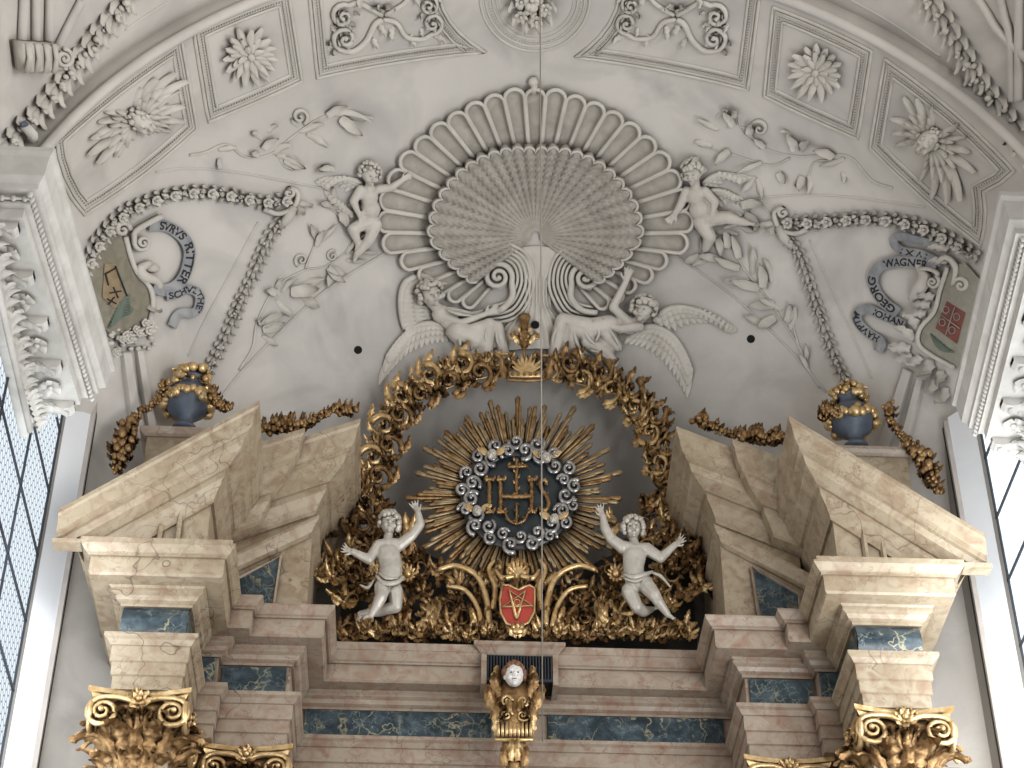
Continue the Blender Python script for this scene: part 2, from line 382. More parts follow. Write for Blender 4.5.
def bx(a, b, name, m, par, bev=0):
    o = MB().box(tuple(min(p, q) for p, q in zip(a, b)), tuple(max(p, q) for p, q in zip(a, b))).build(name, m, par, smooth=False)
    if bev:
        md = o.modifiers.new('b', 'BEVEL'); md.width = bev; md.segments = 2
    return o
# ------------------------------------------------------------------ white imposts with modillions and rosettes
def impost(side):
    s = side; X0 = 4.2; ZT = 14.35; y0, y1 = (-5.4, -2.35) if s < 0 else (-5.25, -2.2)
    t = thing('impost_cornice', (s*4.7, -3.9, 13.4), 'white stucco impost cornice with leafy brackets above the %s window' % ('left' if s < 0 else 'right'), 'cornice', 'white impost cornices')
    xf, xn = (4.19, 4.41) if s < 0 else (4.30, 4.07)
    XA = lambda y: xf+(xn-xf)*(y-y1)/(y0-y1)
    far = [(s*5.05, y1), (s*xf, y1), (s*xn, y0), (s*5.9, y0)]
    P3 = [(x, y, ZT) for x, y in far]
    sd = 1 if s < 0 else -1; sd = -sd
    prof = [(0, 0), (0, -.05), (-.03, -.09), (-.05, -.30), (-.10, -.36), (-.10, -.42), (-.17, -.44), (-.17, -.54), (-.22, -.55), (-.22, -.66), (-.26, -.66), (-.8, -.66), (-.8, 0)]
    # outward is away from the wall
    mb = MB(); sweep(mb, P3, prof, side=sd); mb.build('cornice_moulding', M_WHITE, t, smooth=False)
    mb = MB(); P4 = [(s*5.05, y1-.0, ZT-.66), (s*(xf+.62), y1, ZT-.66), (s*(xn+.62), y0+.62, ZT-.66), (s*5.9, y0+.62, ZT-.66)]
    sweep(mb, P4, [(0, 0), (0, -.10), (-.04, -.12), (-.10, -.26), (-.13, -.28), (-.13, -.36), (-.2, -.42), (-.2, -1.0), (-.5, -1.0), (-.5, 0)], side=sd)
    mb.build('bed_moulding', M_WHITE, t, smooth=False)
    # bead band along the face
    mb = MB(); n = 46
    for i in range(n):
        y = y1-.1+(y0-y1+.2)*i/(n-1); mb.ell((s*(XA(y)+.155), y, ZT-.49), (.03, .024, .035), nu=6, nv=4)
    for i in range(9): mb.ell((s*(xn+.2+.1*i), y0+.155, ZT-.49), (.03, .024, .035), nu=6, nv=4)
    mb.tube([(s*(xf+.165), y1-.1, ZT-.49), (s*(xn+.165), y0+.15, ZT-.49), (s*(xn+.9), y0+.165, ZT-.49)], .018, n=6)
    mb.build('bead_band', M_WHITE, t)
    mb = MB()  # curled leaf frieze on the bed moulding
    for i in range(30):
        y = y1-.1+(y0+.7-y1)*i/29
        M = frame((s*(XA(y)+.60), y, ZT-.84), (0, 1, 0), (0, 0, 1), (-s, 0, -.3))
        q = MB().leaf((0, -.08, 0), radians(90), .19, .05, lobes=2, curl=(0, 70), nu=7); mb.add(M(np.concatenate(q.v)), q.f)
    mb.build('leaf_frieze', M_WHITE, t)
    # modillions and rosettes alternate beneath the soffit
    n = 5
    for i in range(n):
        y = y1-.22+(y0-y1+.55)*i/(n-1)
        mb = MB(); xa = XA(y)+.27; zb = ZT-.66
        G = []
        for (u, z) in ((.0, -.05), (.03, -.09), (.09, -.10), (.18, -.06), (.27, -.08), (.33, -.12), (.34, 0), (0, 0)):
            G.append([(s*(xa+u), y-.06, zb+z), (s*(xa+u), y+.06, zb+z)])
        b = mb.n; mb.grid(G); mb.f.append(tuple(b+2*k for k in range(8))); mb.f.append(tuple(b+2*k+1 for k in range(8)))
        mo = mb.build('modillion', M_WHITE, t, smooth=False)
        q = MB(); M = frame((s*(xa+.33), y, zb-.10), (-s, 0, 0), (0, 1, 0), (0, 0, -1))
        q.leaf((.02, 0, .0), 0, .27, .075, lobes=4, curl=(-6, 50), nu=12, cup=.4)
        q.leaf((.04, .02, -.02), .5, .14, .04, lobes=3, curl=(-20, 60), nu=8); q.leaf((.04, -.02, -.02), -.5, .14, .04, lobes=3, curl=(-20, 60), nu=8)
        q.build('bracket_leaf', M_WHITE, mo, M=M)
    for i in range(n-1):
        y = y1-.22+(y0-y1+.55)*(i+.5)/(n-1)
        M = frame((s*(XA(y)+.44), y, ZT-.665), (1, 0, 0), (0, 1, 0), (0, 0, -1))
        MB().flower((0, 0, 0), .115, n=5, h=.45, layers=1, ball=.28).build('rosette', M_WHITE, t, M=M)
    # spandrel relief under the far end
    bx((s*4.86, y0+.1, 13.25), (s*5.0, y1-.25, 14.0), 'frieze_band', M_WHITE, t)
    mb = MB(); mb.tube([(s*4.85, y1-.3, 13.30), (s*4.85, y1-2.8, 13.30)], .04, n=6)
    for i in range(7):
        M = frame((s*4.86, y1-.45-.38*i, 13.36), (0, 1, 0), (0, 0, -1), (-s, 0, 0))
        for k in range(5):
            q = MB().leaf((0, 0, 0), -pi/2+(k-2)*.5, .30, .08, lobes=3, curl=(0, 70), nu=9); mb.add(M(np.concatenate(q.v)), q.f)
    mb.build('acanthus_frieze', M_WHITE, t)
    return t
impost(-1)
impost(1)

# ================================================================== altar
PLAN_H = [(-4.36, .3), (-4.36, -1.85), (-2.87, -1.85), (-2.87, -.95), (-2.65, -.95), (-2.65, -.80), (-1.93, -.80), (-1.93, .05)]
DR = -.10                                            # the right half stands a little closer in
PLAN = PLAN_H+[(-x+DR, y) for x, y in PLAN_H[::-1]]
OV = .43
def inset(pl, d):
    out = []; n = len(pl); P = np.array(pl)
    for i in range(n):
        a = P[i]-P[i-1] if i else P[1]-P[0]; b = P[i+1]-P[i] if i < n-1 else a
        a = a/np.linalg.norm(a); b = b/np.linalg.norm(b); na = np.array([-a[1], a[0]]); nb = np.array([-b[1], b[0]])
        mt = na+nb; mt /= (mt@mt)/2; out.append(tuple(P[i]+mt*d))
    return out
FR = inset(PLAN, OV)
if FR[1][1] < PLAN[1][1]: FR = inset(PLAN, -OV)
ZT = 12.60; Z1 = 12.28; ZFT = 12.11; ZFB = 11.76; ZAB = 11.2
# cornice: offsets outward of the frieze face
C_PROF = [(-.45, 0), (OV, 0), (OV, -.025), (OV-.02, -.05), (OV-.055, -.09), (OV-.075, -.10), (OV-.075, -.12), (OV-.10, -.12), (OV-.10, -.30), (OV-.12, -.32), (.15, -.32), (.13, -.34), (.13, -.38), (.09, -.40), (.07, -.44), (.03, -.46), (.03, -.49), (-.45, -.49)]
F_PROF = [(-.45, -.49), (0, -.49), (0, -.84), (-.45, -.84)]
A_PROF = [(-.45, -.84), (.13, -.84), (.13, -.88), (.10, -.90), (.07, -.945), (.055, -.95), (.055, -1.11), (.035, -1.12), (.035, -1.25), (.015, -1.26), (.015, -1.40), (-.45, -1.40)]
alt = thing('altar_entablature', (0, 0, 11.2), 'wide stepped marble entablature running across the altar under the pediments', 'entablature')
SIDE = 1
P3 = [(x, y, ZT) for x, y in FR]
mm = [(p[0]+0, p[1]) for p in FR]
def seg(name, i0, i1, prof, m):
    mb = MB(); sweep(mb, P3[i0:i1+1], prof, side=SIDE); return mb.build(name, m, alt, smooth=False)
def split_sweep(name, prof, parts):
    """sweeps whole path once, but hands faces of each span to its own mesh"""
    for (i0, i1, m) in parts:
        P = np.array(P3); d = []
        mb = MB(); full = MB(); sweep(full, P3, prof, side=SIDE, capends=False); V = np.concatenate(full.v); k = len(prof)
        sub = V[i0*k:(i1+1)*k].reshape(i1-i0+1, k, 3); mb.grid(sub, closev=True)
        b = (i1-i0)*k; mb.f.append(tuple(range(k))[::-1]); mb.f.append(tuple(b+j for j in range(k)))
        mb.build(name, m, alt, smooth=False)
n = len(P3)
spans = [(0, 3, M_MARB), (3, 7, M_MARP), (7, 8, M_MARP), (8, 12, M_MARP), (12, 15, M_MARB)]
split_sweep('cornice', C_PROF, spans)
split_sweep('architrave', A_PROF, spans)
split_sweep('frieze', F_PROF, [(0, 3, M_BLUE), (3, 7, M_MARP), (7, 8, M_MARP), (8, 12, M_MARP), (12, 15, M_BLUE)])
for s in (-1, 1):                                    # blue marble panels and swelling friezes
    e = DR if s > 0 else 0
    bx((s*2.40+e, -.40, 11.80), (s*3.04+e, -.35, 12.09), 'blue_panel', M_BLUE, alt)
    bx((s*3.10+e, -.56, 11.80), (s*3.28+e, -.50, 12.09), 'blue_panel', M_BLUE, alt)
    bx((s*.30, .445, 11.78), (s*2.24+e, .49, 12.10), 'blue_panel', M_BLUE, alt)
    mb = MB(); G = []                                 # pulvinated outer frieze
    for i in range(9):
        a = pi*i/8; G.append([(s*3.30+e, -1.42-.07*sin(a), ZFB+.0+.35*i/8), (s*3.93+e, -1.42-.07*sin(a), ZFB+.35*i/8)])
    mb.grid(G); mb.build('blue_panel', M_BLUE, alt)
    # plinths: marble piers standing behind the capitals
    bx((s*3.35+e, -1.28, 9.6), (s*3.9+e, .4, 11.2), 'pier', M_MARB, alt); bx((s*2.45+e, -.25, 9.6), (s*3.0+e, .6, 11.2), 'pier', M_MARB, alt)
bx((-1.97, .045, 12.6), (1.87, .5, 12.69), 'top_fillet', M_MARP, alt)
bx((-2.4, .5, 9.6), (2.4, .7, 11.2), 'back_panel', M_MARP, alt)

# niche with small cornice in the centre
nc = thing('niche_canopy', (-.02, .0, 12.4), 'small projecting marble ledge over a dark slot at the altar centre', 'ledge')
mb = MB(); sweep(mb, [(-.47, .3, 12.70), (-.47, -.0, 12.70), (.43, -.0, 12.70), (.43, .3, 12.70)], [(.03, 0), (.03, -.04), (0, -.06), (-.03, -.10), (-.06, -.14), (-.3, -.14), (-.3, 0)], side=SIDE); mb.build('ledge_moulding', M_MARP, nc, smooth=False)
mb = MB(); mb.box((-.37, .03, 12.24), (.33, .3, 12.56)); mb.build('dark_slot', M_HOLE, nc, smooth=False)
bx((-.42, .0, 12.2), (-.365, .3, 12.56), 'slot_cheek', M_MARP, nc); bx((.325, .0, 12.2), (.38, .3, 12.56), 'slot_cheek', M_MARP, nc)
mb = MB()
for i in range(22): x = -.35+.66*i/21; mb.box((x-.006, .005, 12.26), (x+.006, .02, 12.55))
mb.box((-.365, .0, 12.24), (.325, .02, 12.265)); mb.build('grille', M_LEAD, nc, smooth=False)

# ------------------------------------------------------------------ broken pediments
def pediment(s, kind):
    outer = kind == 'outer'
    side = 'left' if s < 0 else 'right'
    t = thing('broken_pediment', (s*3.5 if outer else s*2.6, -.5, 12.6), ('large raking ochre marble pediment half at the outer %s of the altar' if outer else 'smaller inner ochre marble pediment piece beside the gilt foliage on the %s') % side, 'pediment', 'broken pediment halves')
    if outer:
        k = 1.35; yf = -1.42
        slope = (14.40-12.96)/(4.62-2.76); zc = 14.38-slope*.43

        body_x1 = 3.21
    else:
        slope = .46; k = 1.5; body_x1, yf = 2.25, -.34
        zc = 15.0-slope*.46
    ov = .43 if outer else .46
    prof = [(-.5, 0), (ov, 0), (ov, -.04*k), (ov-.02, -.06*k), (ov-.05, -.17*k), (ov-.09, -.19*k), (ov-.09, -.21*k), (ov-.13, -.22*k), (ov-.16, -.28*k), (.16, -.33*k), (.13, -.33*k), (.12, -.38*k), (.06, -.44*k), (.03, -.49*k), (.03, -.52*k), (-.5, -.52*k)]
    mb = MB()
    xs0 = 4.62 if outer else 3.25
    zs0 = zc-slope*(xs0-body_x1)
    pth = [(s*xs0, yf, zs0), (s*body_x1, yf, zc), (s*body_x1, .9 if outer else 1.1, zc)]
    if not outer:
        zz = lambda x: zc-slope*(x-body_x1)
        pth = [(s*x, y, zz(x)) for x, y in ((3.25, yf-.15), (2.83, yf-.15), (2.83, yf), (body_x1, yf))]+[pth[2]]
    if outer:
        pth = [(s*(xs0+(body_x1-xs0)*i/40), yf, zs0+(zc-zs0)*i/40) for i in range(41)]+pth[2:]
    sweep(mb, pth, prof, side=1 if s < 0 else -1, slope_at={len(pth)-2: -s*slope} if outer else {1: -s*slope, 2: -s*slope, 3: -s*slope})
    if outer:
        mb.v[-1][:, 2] = np.maximum(mb.v[-1][:, 2], 12.58); k_ = np.abs(mb.v[-1][:, 0]) > 4.40; mb.v[-1][k_, 1] = np.minimum(mb.v[-1][k_, 1], -1.70)
    mb.build('raking_cornice', M_MARB, t, smooth=False)
    # tympanum body
    xe = 4.30 if outer else xs0-.15
    poly = [(xe, 12.58), (body_x1, 12.58), (body_x1, zc-.3), (xe, zs0-.3+(xs0-xe)*slope)]
    if poly[3][1] < 12.62: poly[3] = (xe, 12.62)
    q = MB(); q.prism(poly, 0, 1)
    yback = .8 if outer else 1.0
    V = np.concatenate(q.v); V2 = np.stack([s*V[:, 0], yf+V[:, 2]*(yback-yf), V[:, 1]], 1)
    mb = MB(); mb.add(V2, q.f); mb.build('tympanum', M_MARB, t, smooth=False)
    if outer:   # lower lip resting on the cornice, small inner raked frame
        mb = MB(); F_ = lambda x, z: (s*x, yf-.03, z)
        fr = [(3.42, 13.72), (3.42, 12.75), (3.62, 12.75), (3.62, 13.56)]
        for (a, b) in (((3.50, 12.68), (3.50, 13.55)), ((3.68, 12.68), (3.68, 13.42)), ((3.50, 13.55), (4.3, 12.94))):
            mb.tube([F_(*a), F_(*b)], .03, n=4)
        mb.build('tympanum_moulding', M_MARB, t, smooth=False)
        bx((s*4.36, -1.85, 12.60), (s*2.9, -1.3, 12.64), 'base_fillet', M_MARB, t); bx((s*4.36, -1.85, 12.565), (s*4.635, -1.69, 12.61), 'base_fillet', M_MARB, t)
    else:
        mb = MB(); sl2 = .62   # raked hood with blue inset panel
        zh = 13.86; y_ = yf-.02
        pth = [(s*3.2, y_, zh-sl2*.9), (s*2.30, y_, zh), (s*2.30, .6, zh)]
        sweep(mb, pth, [(0, 0), (.12, 0), (.12, -.04), (.07, -.10), (.05, -.14), (0, -.16), (-.2, -.16), (-.2, 0)], side=1 if s < 0 else -1, slope_at={1: -s*sl2, 0: 0, 2: 0}); mb.build('raking_moulding', M_MARB, t, smooth=False)
        poly = [(3.02, 12.72), (2.60, 12.68), (2.56, 13.44), (3.04, 13.12)]
        q = MB().prism(poly, 0, .05); V = np.concatenate(q.v); MB().add(np.stack([s*V[:, 0], yf-.0-V[:, 2], V[:, 1]], 1), q.f).build('blue_panel', M_BLUE, t, smooth=False)
        mb = MB(); P = [(s*x, yf-.05, z) for x, z in poly]; mb.tube(P+[P[0]], .022, n=4); mb.build('panel_frame', M_MARP, t, smooth=False)
    return t
for s in (-1, 1):
    a_, b_ = pediment(s, 'outer'), pediment(s, 'inner')
    if s > 0:
        a_.location.x += DR; b_.location.x += DR-.03; b_.location.z += .02

# ------------------------------------------------------------------ composite capitals
def capital(cx, cy, zt, w, r, label, round_=True):
    t = thing('composite_capital', (cx, cy, zt-1.0), label, 'capital', 'gilded composite capitals')
    h = w/2; mb = MB(); P = []                        # abacus with concave sides
    for k in range(4):
        a = k*pi/2; 
        for j in range(9):
            u = -1+2*j/8; d = h*(.80+.20*u*u) if abs(u) < 1 else h
            x, y = u*h, -d
            P.append((x*cos(a)-y*sin(a), x*sin(a)+y*cos(a)))
    G = []
    for f, z in ((.86, -.11), (.90, -.10), (.94, -.06), (1, -.05), (1, 0), (.2, 0)): G.append([(cx+x*f, cy+y*f, zt+z) for x, y in P])
    mb.grid(G, closev=True); mb.build('abacus', M_GOLDL, t, smooth=40)
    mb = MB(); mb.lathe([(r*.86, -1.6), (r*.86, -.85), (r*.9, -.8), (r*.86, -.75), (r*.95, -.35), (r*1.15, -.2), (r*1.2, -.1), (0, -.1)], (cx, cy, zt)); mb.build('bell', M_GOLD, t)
    mb = MB()
    for k in range(24): a = 2*pi*k/24; mb.ell((cx+r*1.15*cos(a), cy+r*1.15*sin(a), zt-.25), (.04, .04, .055), nu=7, nv=5)
    mb.build('egg_band', M_GOLD, t)
    for k in range(4):                                # volutes at the corners, both faces
        a = -pi/2+k*pi/2
        X = np.array([-sin(a), cos(a), 0]); Nn = np.array([cos(a), sin(a), 0])
        for sx in (-1, 1):
            O = np.array([cx, cy, zt-.26])+Nn*h*.90+X*sx*h*.66
            M = frame(O, X*sx, (0, 0, -1), Nn+X*sx*.15)
            q = MB().spiral((0, 0, 0),   .17*w, 2.1, a0=-pi/2, d=1, tr=(.20, .10), rise=.25, n=6, tail=[(-.33*w, -.10*w), (-.17*w, -.165*w)])
            q.build('volute', M_GOLDL, t, M=M)
    for k in range(4):
        a = -pi/2+k*pi/2; X = (-sin(a), cos(a), 0); Nn = (cos(a), sin(a), 0)
        M = frame((cx+Nn[0]*h*.82, cy+Nn[1]*h*.82, zt-.12), X, (0, 0, -1), Nn)
        q = MB(); q.flower((0, 0, 0), .10*w*1.2, n=6, h=.5, layers=2)
        for j in (-2, -1, 0, 1, 2): q.leaf((0, .02, 0), -pi/2+j*.55, .17*w, .05*w, lobes=2, curl=(10, 90), nu=7)
        for j in (-1, 0, 1): q.leaf((0, .04, 0), pi/2+j*.7, .22*w, .06*w, lobes=3, curl=(20, 100), nu=8)
        q.build('flower', M_GOLDL, t, M=M)
    for row, (z0, L, W, nn, off) in enumerate(((-.98, .40, .13, 8, 0), (-.86, .58, .15, 8, .5), (-.62, .46, .10, 16, .25))):
        for k in range(nn):
            a = 2*pi*(k+off)/nn
            if sin(a) > .35: continue                 # rear ones sit inside the pier
            X = (-sin(a), cos(a), 0); Nn = (cos(a), sin(a), 0); rr = r*(.88+.04*row)
            M = frame((cx+Nn[0]*rr, cy+Nn[1]*rr, zt+z0*w), X, (0, 0, -1), Nn)
            q = MB(); q.leaf((0, 0, .0), -pi/2, L*w*1.2, W*w*.95, lobes=7, curl=(-4, 150), nu=22, cup=.35, lobe=.62)
            for sx in (-1, 1): q.leaf((sx*.05*w, -.1*w, .0), -pi/2+sx*.35, L*w*.8, W*w*.45, lobes=4, curl=(2, 120), nu=12, cup=.3, lobe=.6)
            q.build('acanthus_leaf', M_GOLD, t, M=M)
    return t
capital(-3.66, -1.02, 11.2, .96, .36, 'large gilded capital under the outer left blue frieze')
capital(3.66+DR, -1.02, 11.2, .96, .36, 'large gilded capital under the outer right blue frieze')
capital(-2.72, -.02, 11.2, .90, .33, 'lower gilded capital cut by the photo edge, second from left')
capital(2.72+DR, -.02, 11.2, .90, .33, 'lower gilded capital cut by the photo edge, second from right')

# ================================================================== stucco on the vault (chart: px, px, relief height)
def arc_pts(c, rx, ry, a0, a1, n): return [(c[0]+rx*cos(radians(a0+(a1-a0)*i/n)), c[1]+ry*sin(radians(a0+(a1-a0)*i/n))) for i in range(n+1)]
def scale_poly(P, k):
    P = np.array(P, float); c = P.mean(0); return [tuple(c+(p-c)*k) for p in P]
def inset_poly(P, d):
    """moves a closed polygon inward by d px"""
    P = [np.array(p, float) for p in P]; n = len(P); ar = sum(P[i][0]*P[(i+1) % n][1]-P[(i+1) % n][0]*P[i][1] for i in range(n)); sg = 1 if ar > 0 else -1; out = []
    for i in range(n):
        a = P[i]-P[i-1]; b = P[(i+1) % n]-P[i]; a /= np.linalg.norm(a); b /= np.linalg.norm(b)
        na = np.array([-a[1], a[0]])*sg; nb = np.array([-b[1], b[0]])*sg; m_ = na+nb; m_ /= max((m_@m_)/2, .35); out.append(tuple(P[i]+m_*d))
    return out
def dense(P, closed=True, st=9):
    out = []; n = len(P)
    for i in range(n if closed else n-1):
        a = np.array(P[i], float); b = np.array(P[(i+1) % n], float); k = max(1, int(np.linalg.norm(b-a)/st))
        for j in range(k): out.append(tuple(a+(b-a)*j/k))
    if not closed: out.append(tuple(P[-1]))
    return out
def panel_frame(mb, P):
    for d, r in ((0, 1.9), (3.4, 1.2), (10.8, 1.7)):
        Q = dense(inset_poly(P, d)); mb.tube(Q+Q[:2], r, n=5, caps=False)
    Q = dense(inset_poly(P, 7.2), st=2.6)
    for q in Q: mb.ell((q[0], q[1], .6), (1.0, 1.0, 1.6), nu=5, nv=3)
def curve_edge(a, b, sag, n=6):
    a = np.array(a, float); b = np.array(b, float); d = b-a; nn = np.array([d[1], -d[0]])/np.linalg.norm(d)
    return [tuple(a+d*i/n+nn*sag*4*(i/n)*(1-i/n)) for i in range(n)]
def center_of(P): c = np.mean(np.array(P), 0); return float(c[0]), float(c[1])

def wing(mb, edge, d0, d1, L0, L1, W=3.4, n=11, h=3, rows=3):
    """feathers hang from a leading edge; directions (deg, y down) and lengths run from root to tip"""
    X, T, _ = path(edge, n); 
    for row in range(rows):
        k = (1, .62, .34)[row]; hh = h*(.3+.45*row)
        for i in range(n):
            u = i/(n-1); a = radians(d0+(d1-d0)*u); L = (L0+(L1-L0)*u)*k
            mb.petal((X[i][0], X[i][1], hh), a, L, W*(1+.12*row), .6, -.4, .55)
    mb.tube([(x[0], x[1], h*1.1) for x in X], np.linspace(W*.9, W*.5, n), n=7)
def leaf_spray(mb, stem, items, r=1.2):
    """stem px path and leaves (x, y, angle_deg, L, W) or ('f'|'s', ...)"""
    for st in stem: mb.tube([(x, y, .5) for x, y in st], np.linspace(r, r*.55, len(st)), n=6, smooth=5)
    for it in items:
        if it[0] == 's': mb.spiral((it[1], it[2], .8), it[3], 1.3, a0=radians(it[4]), d=it[5], tr=(.26, .16), n=6)
        elif it[0] == 'f': mb.flower((it[1], it[2], .6), it[3], n=6, h=.45)
        else: mb.leaf((it[0], it[1], 1.2), radians(it[2]), it[3]*1.12, it[4]*.85, lobes=2, curl=(8, 20+random.random()*55), bend=random.uniform(-.6, .6), nu=10, lobe=.15, cup=-.5 if random.random() < .4 else .7)

# ---- figures: capsules and ellipsoids fused into one skin
def limb(mb, pts, rad, n=9):
    P = [tuple(p)+(0,)*(3-len(p)) for p in pts]
    for i in range(len(P)-1):
        mb.tube([P[i], P[i+1]], [rad[i], rad[i+1]], n=n); 
    for p, r in zip(P, rad): mb.ell(p, r, nu=9, nv=6)
def hand(mb, w, ang, k, spread=.28, curl=.5, thumb=1, h=0):
    """palm plus four unequal fingers and a side thumb; w wrist, ang direction (deg), k palm length"""
    a = radians(ang); c, s_ = cos(a), sin(a); P = lambda u, v, z=0: (w[0]+c*u*k-s_*v*k, w[1]+s_*u*k+c*v*k, w[2]+z*k+h)
    mb.ell(P(.45, 0), (.55*k, .40*k, .26*k), ang=a, nu=9, nv=6)
    for i, L in enumerate((.78, .92, .86, .66)):
        v = (-.30, -.10, .10, .29)[i]; f = v*spread*3.4
        p0 = P(.75, v); p1 = P(.85+L*.42, v+f*.42, .05); p2 = P(.85+L*.42+L*.40*cos(curl), v+f*.8, .1+.4*L*sin(curl))
        limb(mb, [p0, p1, p2], [.125*k, .115*k, .09*k], n=7)
    limb(mb, [P(.2, -.3*thumb), P(.5, -.62*thumb, .08), P(.8, -.72*thumb, .15)], [.15*k, .13*k, .10*k], n=7)
def foot(mb, a, ang, k):
    t = radians(ang); c, s_ = cos(t), sin(t); P = lambda u, v, z=0: (a[0]+c*u*k-s_*v*k, a[1]+s_*u*k+c*v*k, a[2]+z*k)
    limb(mb, [P(-.25, 0), P(.35, 0), P(.95, 0)], [.30*k, .30*k, .22*k])
    for i in range(5): mb.ell(P(1.15-.05*i, (-.24+.12*i)), (.16*k, .085*k+.02*k*(i == 0), .1*k), ang=t, nu=7, nv=5)
def head(mb, c, R, tilt=0, turn=0.0):
    """tilt in deg (0 = upright), turn -1..1 shifts the features sideways"""
    t = radians(tilt); X = np.array([cos(t), sin(t)]); Y = np.array([-sin(t), cos(t)])
    def P(x, y, z): q = np.array(c[:2])+X*x*R+Y*y*R; return (q[0], q[1], c[2]+z*R)
    mb.ell(P(0, -.12, 0), (.86*R, .98*R, .9*R), ang=t, nu=14, nv=10)
    mb.ell(P(turn*.12, .32, .18), (.66*R, .62*R, .66*R), ang=t, nu=12, nv=8)
    o = turn*.42; z = .80
    mb.tube([P(o, -.14, z), P(o, .24, z+.30)], [.10*R, .17*R], n=7)
    mb.ell(P(o, .26, z+.22), .17*R)
    for sx in (-1, 1):
        mb.ell(P(o+sx*.32, -.22, z+.02), (.25*R, .10*R, .17*R), ang=t)            # brow
        mb.ell(P(o*.9+sx*.42, .36, z-.20), (.26*R, .26*R, .28*R), ang=t)          # cheek
        mb.ell(P(sx*.86+o*.2, .05, .0), (.12*R, .22*R, .16*R), ang=t)             # ear
    mb.ell(P(o, .54, z-.02), (.24*R, .07*R, .16*R), ang=t); mb.ell(P(o, .67, z-.06), (.19*R, .07*R, .14*R), ang=t)
    mb.ell(P(o, .88, z-.26), (.22*R, .17*R, .20*R), ang=t)
def eyes(c, R, tilt, turn, par, M, m=None):
    t = radians(tilt); X = np.array([cos(t), sin(t)]); Y = np.array([-sin(t), cos(t)]); o = turn*.42
    for sx in (-1, 1):
        xx = o+sx*.29; q = np.array(c[:2])+X*xx*R+Y*.0*R; mb = MB(); mb.ell((q[0], q[1], c[2]+(.88*sqrt(max(.1, 1-(xx/.86)**2))-.06)*R), (.14*R*(1-.5*max(0, abs(xx)-.3)), .075*R, .13*R), ang=t, nu=8, nv=6); mb.build('eye', m or M_EYE, par, M=M)
    q = np.array(c[:2])+X*o*R+Y*.605*R; mb = MB(); mb.ell((q[0], q[1], c[2]+.80*R), (.20*R, .03*R, .16*R), ang=t, nu=8, nv=6); mb.build('mouth', m or M_EYE, par, M=M)
def curls(mb, c, R, tilt=0, n=26, r=.26, face=1):
    t = radians(tilt); X = np.array([cos(t), sin(t)]); Y = np.array([-sin(t), cos(t)]); k = 0
    while k < n:
        a = random.uniform(0, 2*pi); e = random.uniform(-.4, 1.0); x, y, z = cos(a)*sqrt(1-e*e)*.95, sin(a)*sqrt(1-e*e)*1.02, e*.9
        if y > .12 and z > .1 and abs(x) < .78: continue
        if y > -.35 and z > .45: continue
        if y > .55: continue
        q = np.array(c[:2])+X*x*R+Y*(y-.12)*R
        mb.ell((q[0], q[1], c[2]+z*R), (r*R*random.uniform(.8, 1.2),)*3, nu=7, nv=5); k += 1

# ================================================================== coffered arch panels
PAN = {}
def coffer(name, P, label, M=apse):
    t = thing(name, pt(apse, *center_of(P)), label, 'relief panel', 'coffer panels on the arch')
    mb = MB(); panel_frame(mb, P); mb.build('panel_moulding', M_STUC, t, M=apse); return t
P1 = curve_edge((52, 138), (181, 38), 4)+curve_edge((181, 38), (197, 129), 0, 2)+curve_edge((197, 129), (84, 215), 4)+curve_edge((84, 215), (52, 138), 7, 4)
P6 = curve_edge((885, 59), (1015, 171), 5)+curve_edge((1015, 171), (984, 192), 2, 2)+curve_edge((984, 192), (981, 246), 3, 3)+curve_edge((981, 246), (870, 148), 3)+curve_edge((870, 148), (885, 59), 0, 2)
P2 = curve_edge((193, 30), (288, -8), 2)+curve_edge((288, -8), (302, 81), 0, 2)+curve_edge((302, 81), (208, 122), 1)+curve_edge((208, 122), (193, 30), 0, 2)
P5 = curve_edge((773, 7), (872, 51), 2)+curve_edge((872, 51), (858, 139), 0, 2)+curve_edge((858, 139), (764, 96), 1)+curve_edge((764, 96), (773, 7), 0, 2)
P3_ = curve_edge((307, -25), (440, -52), 2)+curve_edge((440, -52), (486, 52), -22, 8)+curve_edge((486, 52), (317, 78), -3)+curve_edge((317, 78), (307, -25), 0, 3)
P4_ = curve_edge((615, -52), (762, -22), 2)+curve_edge((762, -22), (748, 90), 0, 3)+curve_edge((748, 90), (575, 57), -3)+curve_edge((575, 57), (615, -52), -22, 8)
def winged_head(t, c, R, tilt, fans):
    for fan in fans:
        mb = MB()
        for k, (ang, L) in enumerate(fan):
            a = radians(ang); x0, y0 = c[0]+cos(a)*R*.6, c[1]+sin(a)*R*.6
            mb.leaf((x0, y0, 1.2+(k % 2)*.8), a, L, 5.4, lobes=1, curl=(8, 10), bend=.25 if k < len(fan)/2 else -.25, nu=10, lobe=0, cup=.9)
            mb.leaf((x0, y0, 3), a+.06, L*.62, 4.8, lobes=1, curl=(10, 12), nu=8, lobe=0, cup=.9)
            mb.leaf((x0, y0, 4.4), a-.05, L*.36, 4.2, lobes=1, curl=(10, 20), nu=7, lobe=0, cup=.9)
        mb.build('wing', M_STUC, t, M=apse)
    mb = MB(); head(mb, (c[0], c[1], 5), R, tilt); fc = mb.build('cherub_face', M_STUC, t, M=apse, rm=.011, sm=1); eyes((c[0], c[1], 5), R, tilt, 0, fc, apse, M_STUE)
    mb = MB(); curls(mb, (c[0], c[1], 4), R*.98, tilt, 22, .2); mb.build('hair', M_STUC, t, M=apse)
t = coffer('winged_head_panel', P1, 'curved coffer panel with winged cherub head at far left of arch')
